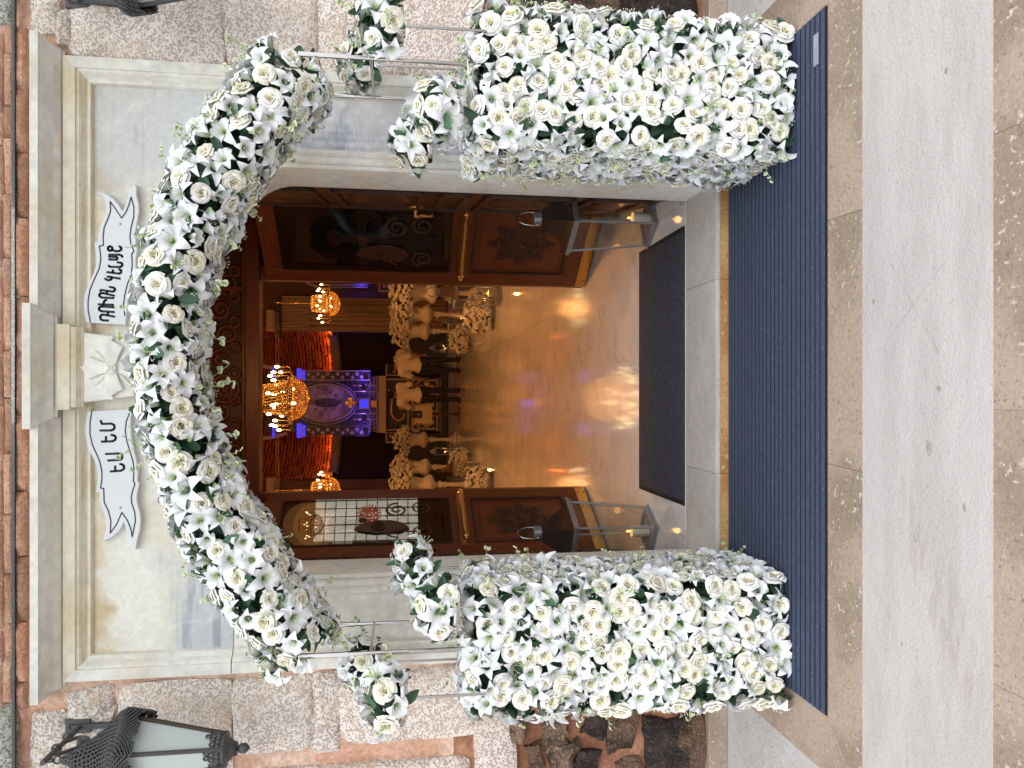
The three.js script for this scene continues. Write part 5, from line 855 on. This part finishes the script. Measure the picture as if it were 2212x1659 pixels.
// ---------------------------------------------------------------- chandeliers
function chandelier(label, x, y, z, s, n, power) {
  const t = thing('chandelier', label, 'chandelier', [x, y, -z], 'gold crystal chandeliers in the nave'); t.scale.setScalar(s); seed = 900 + n;
  const bead = new THREE.OctahedronGeometry(1), rows = (f, nr, nc, r) => { const g = []; for (let j = 0; j < nr; j++) { const [rad, yy] = f(j / (nr - 1)), m = Math.max(6, Math.round(nc * Math.max(0.25, rad))); for (let i = 0; i < m; i++) { const a = i / m * 6.283; g.push(bead.clone().scale(r, r * 1.3, r).rotateY(rr(0, 3)).translate(Math.cos(a) * rad, yy, Math.sin(a) * rad)); } } return g; };
  const cm = M.crystal ??= new THREE.MeshPhysicalMaterial({ color: lin(0.8, 0.5, 0.14), metalness: 0.8, roughness: 0.22 });
  part(t, 'crystal_basket', rows((v) => [0.78 * Math.cos(v * 1.35) + 0.02, -0.12 - 0.62 * Math.sin(v * 1.45)], 13, 58, 0.034), cm);
  part(t, 'crystal_tent', rows((v) => [lerp(0.62, 0.5, v), 0.12 + v * 0.85], 13, 52, 0.03), cm);
  part(t, 'hoop', [new THREE.TorusGeometry(0.8, 0.045, 6, 40).rotateX(Math.PI / 2).translate(0, -0.08, 0), new THREE.TorusGeometry(0.66, 0.035, 6, 36).rotateX(Math.PI / 2).translate(0, 0.1, 0), new THREE.TorusGeometry(0.5, 0.04, 6, 30).rotateX(Math.PI / 2).translate(0, 1.0, 0)], M.gold);
  for (let k = 0; k < n; k++) {
    const a = (k + 0.5) / n * 6.283, R = k & 1 ? 1.0 : 1.2, c = Math.cos(a), q = Math.sin(a), h = k & 1 ? 0.35 : 0.16;
    part(t, 'arm', [tube([V(c * 0.7, -0.06, q * 0.7), V(c * 0.85, -0.16, q * 0.85), V(c * R, -0.06, q * R), V(c * R, h - 0.05, q * R)], 0.022, 10, 5), cyl(0.07, 0.03, 0.04, 8).translate(c * R, h - 0.04, q * R), cyl(0.025, 0.025, 0.14, 6).translate(c * R, h + 0.05, q * R)], M.gold);
    part(t, 'candle_bulb', new THREE.SphereGeometry(0.05, 8, 8).scale(1, 1.9, 1), M.bulb, [c * R, h + 0.2, q * R]);
  }
  for (let k = 0; k < 6; k++) { const a = k * 1.047; part(t, 'inner_bulb', new THREE.SphereGeometry(0.05, 8, 6), M.bulb, [Math.cos(a) * 0.35, -0.2 + (k & 1) * 0.7, Math.sin(a) * 0.35]); }
  part(t, 'stem', [cyl(0.03, 0.03, 2.6, 8).translate(0, 1.9, 0), new THREE.SphereGeometry(0.07, 8, 6).translate(0, -0.8, 0)], M.gold);
  for (const [yy, f] of [[-0.25, 0.5], [0.5, 0.5]]) { const l = new THREE.PointLight(new THREE.Color(1, 0.43, 0.12), power * f, 0); l.position.set(0, yy, 0); l.shadow.radius = s > 0.6 && y < 6 ? 30 : 14; l.castShadow = true; l.name = 'chandelier_light'; t.add(l); }
  return t;
}
{
  const a = PZ(622, 861, 19.5), b = PZ(708, 656, 21), c = PZ(708, 1058, 21);
  chandelier('large crystal chandelier hanging before the blue altar', a.x, a.y, 19.5, 0.66, 16, 3);
  chandelier('small crystal chandelier before the cream curtain', b.x, b.y, 21, 0.42, 12, 1.6);
  chandelier('small crystal chandelier half hidden by the left door leaf', c.x, c.y, 21, 0.42, 12, 1.6);
  // another one nearer the doors, hidden from outside behind the door lintel; its light reaches the floor and the doors
  chandelier('crystal chandelier hung high behind the door lintel', 0, 6.6, 9, 0.8, 16, 112);
}
chandelier('small low crystal chandelier in the side aisle, seen only mirrored in the left door', 3, 2.55, 7.4, 0.16, 8, 0.25);
// ---------------------------------------------------------------- white vases with flowers, in two rows up the nave
function bouquetGeo(sd, r, n) { seed = sd; const g = []; for (let i = 0; i < n; i++) { const y = 1 - 1.5 * (i + 0.5) / n, q = Math.sqrt(Math.max(0, 1 - y * y)), a = i * 2.4; const p = V(Math.cos(a) * q, y, Math.sin(a) * q).multiplyScalar(r * rr(0.78, 1.18)); g.push(tint(new THREE.IcosahedronGeometry(r * rr(0.12, 0.19), 0).translate(p.x, p.y, p.z), rnd() < 0.75 ? [0.8, 0.74, 0.6] : [0.07, 0.1, 0.045])); g.push(tint(new THREE.TorusGeometry(r * 0.09, r * 0.06, 5, 8).lookAt(V(p.x, p.y, p.z)).translate(p.x * 1.1, p.y * 1.1, p.z * 1.1), [0.8, 0.76, 0.64])); } g.push(tint(new THREE.IcosahedronGeometry(r * 0.74, 1), [0.07, 0.09, 0.045])); return merge(g); }
const bqMat = std({ vertexColors: true, roughness: 0.7 });
const bq = [bouquetGeo(1, 0.3, 130), bouquetGeo(2, 0.3, 130), bouquetGeo(3, 0.2, 150)];
function vase(label, x, z, H, s, i, fl = 1) {
  const t = thing('flower_vase', label, 'vase', [x, FL, -z], 'white pedestal vases with flowers along the nave');
  const p = [[0, 0], [0.2, 0], [0.2, 0.025], [0.11, 0.06], [0.055, 0.16], [0.042, 0.3], [0.045, H * 0.42], [0.07, H * 0.45], [0.045, H * 0.48], [0.085, H * 0.53], [0.05, H * 0.58], [0.055, H * 0.6], [0.19, H * 0.65], [0.21, H * 0.7], [0.17, H * 0.76], [0.14, H * 0.8], [0.16, H * 0.9], [0.2, H], [0.18, H], [0.12, H * 0.9], [0, H * 0.88]];
  part(t, 'vase', lathe(p.map(([r, y]) => [r * s, y]), 24), M.whiteIn);
  part(t, 'bouquet', bq[i % 2], bqMat, [0, H + 0.12 * s, 0], [0, i, 0], [0.95 * s * fl, 0.78 * s, 0.95 * s * fl]);
  return t;
}
{
  const vz = (x, y, b = FL) => { const d = ray(x, y), k = (b - EYE) / d[1]; return [k * d[0], -k * d[2]]; };
  const v = (label, x, y, top, i, s = 1, fl = 1) => { const [wx, wz] = vz(x, y), H = Q(top, y, wz)[1] - FL; vase(label, wx, wz, H, s, i, fl); };
  v('tall white vase of flowers left of the altar', 985, 949, 884, 0, 1.0);
  v('tall white vase of flowers behind the stooping person', 984, 782, 886, 1, 1.0);
  v('white vase of flowers in the right row, farthest from the doors', 1000, 716, 882, 0, 1.0, 1.2); v('white vase of flowers in the right row, middle one', 1012, 680, 884, 1, 1.0, 1.25); v('white vase of flowers in the right row, nearest the doors', 1030, 634, 890, 0, 1.0, 1.35);
  v('white vase of flowers in the left row, nearest the doors', 1022, 1046, 886, 1, 1.0, 1.2); v('white vase of flowers in the left row, farthest from the doors', 1006, 1008, 880, 0, 0.9, 1.1);
  let k = 0; for (const [x, y, s, l] of [[1066, 676, 1, 'bouquet of white flowers on the floor by the right row of vases, nearest the doors'], [1016, 734, 0.95, 'bouquet of white flowers on the floor by the right row of vases, nearer the altar'], [1016, 998, 0.95, 'bouquet of white flowers on the floor by the left row of vases, nearer the altar'], [1064, 1045, 0.9, 'bouquet of white flowers on the floor by the left door leaf']]) { const [wx, wz] = vz(x, y), t = thing('floor_bouquet', l, 'bouquet', [wx, FL, -wz], 'bouquets of white flowers on the nave floor'); part(t, 'flowers', bq[2], bqMat, [0, 0.19, 0], [0, k++, 0], [1.25 * s, 1.1 * s, 1.25 * s]); part(t, 'pot', cyl(0.13, 0.1, 0.1, 14).translate(0, 0.05, 0), M.whiteIn); }
  const G = 'lanterns standing between the vases'; let c = 0;
  for (const [x, y, s, l] of [[1082, 634, 1.35, 'large lantern with a candle between the right row of vases and the door leaf'], [1012, 700, 0.85, 'lantern with a candle between the vases of the right row'], [970, 752, 0.85, 'lantern with a candle before the dark panelling on the right'], [972, 975, 0.85, 'lantern with a candle before the dark panelling on the left'], [1036, 1015, 1.0, 'lantern with a candle between the vases of the left row']]) { const [wx, wz] = vz(x, y); floorLantern(l, wx, wz, 0.2 + c * 0.5, s, G); candle('candle in the ' + l.replace(' with a candle', ''), wx, FL + 0.014 * s, wz, 0.12 * s, 0.04 * s, 0.1); c++; }
}
// ---------------------------------------------------------------- people
function sdf(bones, size, res, centre, k) {                          // bones: [a, b, ra, rb, colour]
  const mc = new MarchingCubes(res, std({}), false, false, 120000); mc.isolation = 0;
  const half = size / 2, prep = bones.map(([a, b, ra, rb]) => { const d = b.clone().sub(a); return [a, d, d.lengthSq() || 1e-9, ra, rb]; });
  const dist = (x, y, z, i) => { const [a, d, L, ra, rb] = prep[i], px = x - a.x, py = y - a.y, pz = z - a.z, t = clamp((px * d.x + py * d.y + pz * d.z) / L); return Math.hypot(px - d.x * t, py - d.y * t, pz - d.z * t) - lerp(ra, rb, t); };
  for (let z = 0; z < res; z++) for (let y = 0; y < res; y++) for (let x = 0; x < res; x++) {
    const wx = centre.x + ((x - res / 2) / (res / 2)) * half, wy = centre.y + ((y - res / 2) / (res / 2)) * half, wz = centre.z + ((z - res / 2) / (res / 2)) * half; let s = 1e3;
    for (let i = 0; i < prep.length; i++) { const d = dist(wx, wy, wz, i), h = Math.max(k - Math.abs(s - d), 0) / k; s = Math.min(s, d) - h * h * k * 0.25; }
    mc.field[z * res * res + y * res + x] = -s;
  }
  mc.update();
  const n = mc.count, pos = new Float32Array(n * 3), nor = new Float32Array(n * 3), col = new Float32Array(n * 3);
  for (let i = 0; i < n; i++) {
    const x = centre.x + mc.positionArray[i * 3] * half, y = centre.y + mc.positionArray[i * 3 + 1] * half, z = centre.z + mc.positionArray[i * 3 + 2] * half; pos.set([x, y, z], i * 3);
    let best = 1e3, c = bones[0][4]; for (let j = 0; j < prep.length; j++) { const d = dist(x, y, z, j); if (d < best) { best = d; c = bones[j][4]; } } col.set(c, i * 3);
    nor.set(mc.normalArray.subarray(i * 3, i * 3 + 3), i * 3);
  }
  const g = new THREE.BufferGeometry(); g.setAttribute('position', new THREE.BufferAttribute(pos, 3)); g.setAttribute('normal', new THREE.BufferAttribute(nor, 3)); g.setAttribute('color', new THREE.BufferAttribute(col, 3));
  g.computeVertexNormals(); return g;
}
const SKIN = [0.38, 0.21, 0.14], SHIRT = [0.84, 0.76, 0.62], TROUS = [0.022, 0.022, 0.026], SHOE = [0.01, 0.01, 0.011], HAIR = [0.012, 0.009, 0.008];
function hand(w, dir, palm, curl) {                                  // wrist, the way the fingers go, the way the palm faces
  const side = dir.clone().cross(palm).normalize(), b = [], at = (f, s, p) => w.clone().addScaledVector(dir, f).addScaledVector(side, s).addScaledVector(palm, p);
  b.push([at(0, 0, 0), at(0.07, 0.014, 0), 0.026, 0.022, SKIN], [at(0, 0, 0), at(0.07, -0.018, 0), 0.026, 0.02, SKIN]);
  [[-0.032, 0.058], [-0.011, 0.072], [0.011, 0.076], [0.032, 0.068]].forEach(([s, L]) => { const k = at(0.082, s, 0), m = at(0.082 + L * 0.5 * Math.cos(curl), s, L * 0.5 * Math.sin(curl)), e = m.clone().addScaledVector(dir, L * 0.5 * Math.cos(curl * 2.2)).addScaledVector(palm, L * 0.5 * Math.sin(curl * 2.2)); b.push([k, m, 0.0095, 0.009, SKIN], [m, e, 0.009, 0.0075, SKIN]); });
  b.push([at(0.02, 0.025, 0.005), at(0.05, 0.05, 0.018), 0.013, 0.01, SKIN], [at(0.05, 0.05, 0.018), at(0.078, 0.052, 0.03), 0.01, 0.008, SKIN]);
  return sdf(b, 0.28, 56, at(0.06, 0, 0.02), 0.012);
}
function person(label, x, z, o) {
  const t = thing('person', label, 'person', [x, FL, -z]); const J = o.j;
  const b = [
    [J.hipL, J.kneeL, 0.092, 0.062, TROUS], [J.kneeL, J.ankL, 0.064, 0.05, TROUS], [J.hipR, J.kneeR, 0.092, 0.062, TROUS], [J.kneeR, J.ankR, 0.064, 0.05, TROUS], [J.hipL, J.hipR, 0.105, 0.105, TROUS],
    [J.ankL, J.toeL, 0.045, 0.034, SHOE], [J.ankR, J.toeR, 0.045, 0.034, SHOE],
    [J.pel, J.chest, 0.135, 0.145, SHIRT], [J.shL, J.shR, 0.085, 0.085, SHIRT], [J.chest, J.shL, 0.13, 0.08, SHIRT], [J.chest, J.shR, 0.13, 0.08, SHIRT], [J.pel.clone().add(V(-0.06, 0, 0)), J.pel.clone().add(V(0.06, 0, 0)), 0.12, 0.12, SHIRT],
    [J.shL, J.elL.clone().lerp(J.shL, 0.25), 0.068, 0.062, SHIRT], [J.shR, J.elR.clone().lerp(J.shR, 0.25), 0.068, 0.062, SHIRT],
    [J.shL, J.elL, 0.05, 0.042, SKIN], [J.elL, J.wrL, 0.042, 0.028, SKIN], [J.shR, J.elR, 0.05, 0.042, SKIN], [J.elR, J.wrR, 0.042, 0.028, SKIN],
    [J.neck, J.head, 0.056, 0.06, SKIN], [J.head, J.crown, 0.08, 0.086, SKIN], [J.head, J.chin, 0.074, 0.045, SKIN], [J.chin.clone().lerp(J.head, 0.5).addScaledVector(J.look, 0.055), J.chin.clone().lerp(J.head, 0.65).addScaledVector(J.look, 0.07), 0.016, 0.01, SKIN]];
  const body = sdf(b, 1.95, 116, V(0, 0.9, 0), 0.045);
  const side = J.look.clone().cross(V(0, 1, 0)).normalize(), ears = [];
  for (const s of [-1, 1]) ears.push(tint(new THREE.SphereGeometry(0.03, 8, 8).scale(0.35, 1, 0.7).translate(0, 0, 0).translate(J.head.x + side.x * s * 0.082, J.head.y + 0.005, J.head.z + side.z * s * 0.082), SKIN));
  const eyes = []; for (const s of [-1, 1]) { const p = J.head.clone().addScaledVector(J.look, 0.082).addScaledVector(side, s * 0.032).add(V(0, 0.012, 0)); eyes.push(tint(new THREE.SphereGeometry(0.009, 6, 6).translate(p.x, p.y, p.z), [0.03, 0.02, 0.02])); }
  const g = [body, ...ears, ...eyes, hand(J.wrL, J.wrL.clone().sub(J.elL).normalize(), o.palmL ?? V(1, 0, 0), 0.7), hand(J.wrR, J.wrR.clone().sub(J.elR).normalize(), o.palmR ?? V(-1, 0, 0), 0.6)].map((q) => { q.deleteAttribute('uv'); return q; });
  part(t, 'body', merge(g), std({ vertexColors: true, roughness: 0.8 }));
  part(t, 'hair', sdf([[J.head.clone().add(V(0, 0.02, 0)).addScaledVector(J.look, -0.02), J.crown.clone().addScaledVector(J.look, -0.012), 0.09, 0.093, HAIR], [J.head.clone().addScaledVector(J.look, -0.035).add(V(0, -0.03, 0)), J.head.clone().addScaledVector(J.look, -0.03), 0.062, 0.08, HAIR]], 0.4, 40, J.head, 0.03), std({ vertexColors: true, roughness: 0.7 }));
  return t;
}
person('person in a cream shirt and dark trousers stooping and holding a black cable', 0.72, 18, { palmL: V(0.8, 0, -0.6), j: {
  hipL: V(-0.1, 0.9, 0), hipR: V(0.09, 0.9, 0.02), kneeL: V(-0.1, 0.49, -0.03), kneeR: V(0.1, 0.49, 0.02), ankL: V(-0.13, 0.075, 0.02), ankR: V(0.13, 0.075, 0.06), toeL: V(-0.17, 0.04, -0.13), toeR: V(0.14, 0.04, -0.1),
  pel: V(0, 1.0, 0), chest: V(-0.02, 1.27, -0.06), shL: V(-0.19, 1.37, -0.1), shR: V(0.16, 1.42, -0.06), neck: V(-0.03, 1.46, -0.1), head: V(-0.07, 1.57, -0.18), crown: V(-0.075, 1.62, -0.17), chin: V(-0.08, 1.49, -0.24), look: V(-0.2, -0.55, -0.8).normalize(),
  elL: V(-0.29, 1.12, -0.14), wrL: V(-0.33, 0.89, -0.22), elR: V(0.24, 1.15, -0.02), wrR: V(0.22, 0.92, -0.1) } });
person('person in a loose cream T-shirt and black trousers seen from behind at the altar', 0.02, 18, { palmL: V(0.5, -0.3, -0.8), palmR: V(-1, 0, 0), j: {
  hipL: V(-0.09, 0.9, 0), hipR: V(0.1, 0.9, 0), kneeL: V(-0.1, 0.49, -0.02), kneeR: V(0.11, 0.49, -0.01), ankL: V(-0.1, 0.075, 0.03), ankR: V(0.1, 0.075, 0.03), toeL: V(-0.16, 0.04, -0.12), toeR: V(0.14, 0.04, -0.13),
  pel: V(0, 1.0, 0.0), chest: V(0.0, 1.3, -0.02), shL: V(-0.19, 1.4, -0.04), shR: V(0.19, 1.42, -0.04), neck: V(0.0, 1.49, -0.03), head: V(0.0, 1.6, -0.06), crown: V(0.0, 1.64, -0.05), chin: V(-0.01, 1.52, -0.13), look: V(-0.1, -0.3, -0.95).normalize(),
  elL: V(-0.31, 1.18, -0.16), wrL: V(-0.32, 1.36, -0.32), elR: V(0.26, 1.14, -0.08), wrR: V(0.2, 0.98, -0.26) } });
{
  const t = thing('cable', 'black cable hanging from the hand of the stooping person to the floor', 'cable', [0.4, 0.9, -18.2]);
  part(t, 'cord', tube([V(-0.02, 0.03, 0), V(-0.01, -0.15, 0), V(0.06, -0.45, 0.1), V(0.3, -0.75, 0.16), V(0.5, -0.826, 0.2), V(1.1, -0.826, 0.1)], 0.012, 30, 6), M.blackIn);
  const s = thing('lectern', 'small stand under a cream cloth with a black book on it, before the altar', 'lectern', [-0.44, FL, -18.5]);
  part(s, 'stand', [cyl(0.03, 0.03, 1.0, 8).translate(0, 0.5, 0), cyl(0.2, 0.22, 0.03, 16).translate(0, 0.015, 0), rbox(-0.24, 0.24, 1.0, 1.04, -0.2, 0.2, 0.01)], M.wood);
  part(s, 'cloth', grid(36, 8, (u, v) => { const a = u * 6.283, c = Math.cos(a), d = Math.sin(a), k = Math.pow(Math.pow(Math.abs(c), 6) + Math.pow(Math.abs(d), 6), -1 / 6); const f = 1 + 0.1 * (1 - v) * Math.sin(a * 9); return V(0.25 * c * k * f, 0.66 + 0.42 * v, 0.21 * d * k * f); }), std({ color: lin(0.66, 0.54, 0.38), roughness: 0.9, side: THREE.DoubleSide }));
  part(s, 'cloth_top', rbox(-0.25, 0.25, 1.06, 1.085, -0.21, 0.21, 0.008), std({ color: lin(0.66, 0.54, 0.38), roughness: 0.9 }));
  const b = thing('book', 'small black book standing against the cloth of the lectern', 'book', [-0.44, FL + 0.9, -18.27]); part(b, 'cover', rbox(-0.085, 0.085, 0, 0.24, -0.012, 0.012, 0.004), M.blackIn); part(b, 'title', [rbox(-0.04, 0.04, 0.09, 0.1, 0.011, 0.0135, 0.001), rbox(-0.035, 0.035, 0.065, 0.073, 0.011, 0.0135, 0.001)], M.whiteIn);
}
// ---------------------------------------------------------------- window in the nave wall that the left door's glass mirrors
{
  const t = thing('nave_window', 'tall daylit nave window with a dark grid and a round red emblem', 'window', [NX1 - 0.02, 1.6, -8.6]); t.rotation.y = -Math.PI / 2;
  const w = 0.42, h = 1.2; part(t, 'pane', box(-w, w, -h / 3, h, -0.02, 0), std({ color: lin(0, 0, 0), emissive: lin(0.8, 0.74, 0.6), emissiveIntensity: 3.4 }));
  for (let i = 0; i <= 6; i++) part(t, 'glazing_bar', box(-w + i * w / 3 - 0.007, -w + i * w / 3 + 0.007, -h / 3, h, 0, 0.02), M.iron);
  for (let i = 0; i <= 10; i++) part(t, 'glazing_bar', box(-w, w, -h / 3 + i * h * 0.1333 - 0.007, -h / 3 + i * h * 0.1333 + 0.007, 0.001, 0.021), M.iron);
  const red = std({ color: lin(0.3, 0.05, 0.02), emissive: lin(0.8, 0.12, 0.05), emissiveIntensity: 1.2 }), e = []; for (let i = 0; i < 24; i++) { const a = i / 24 * 6.283; e.push(box(-0.02, 0.02, 0.34, 0.46, 0.032, 0.04).rotateZ(a)); } for (const r of [0.31, 0.2, 0.1]) e.push(new THREE.TorusGeometry(r, 0.03, 5, 28).translate(0, 0, 0.034)); for (let i = 0; i < 8; i++) { const a = i * 0.785; e.push(new THREE.CylinderGeometry(0.05, 0.05, 0.01, 10).rotateX(Math.PI / 2).translate(Math.cos(a) * 0.25, Math.sin(a) * 0.25, 0.036)); }
  part(t, 'emblem', e.map((g) => g.scale(0.42, 0.42, 1).translate(0.0, 0.36, 0)), red);
}
scene.updateMatrixWorld(true);
renderer.render(scene, camera);
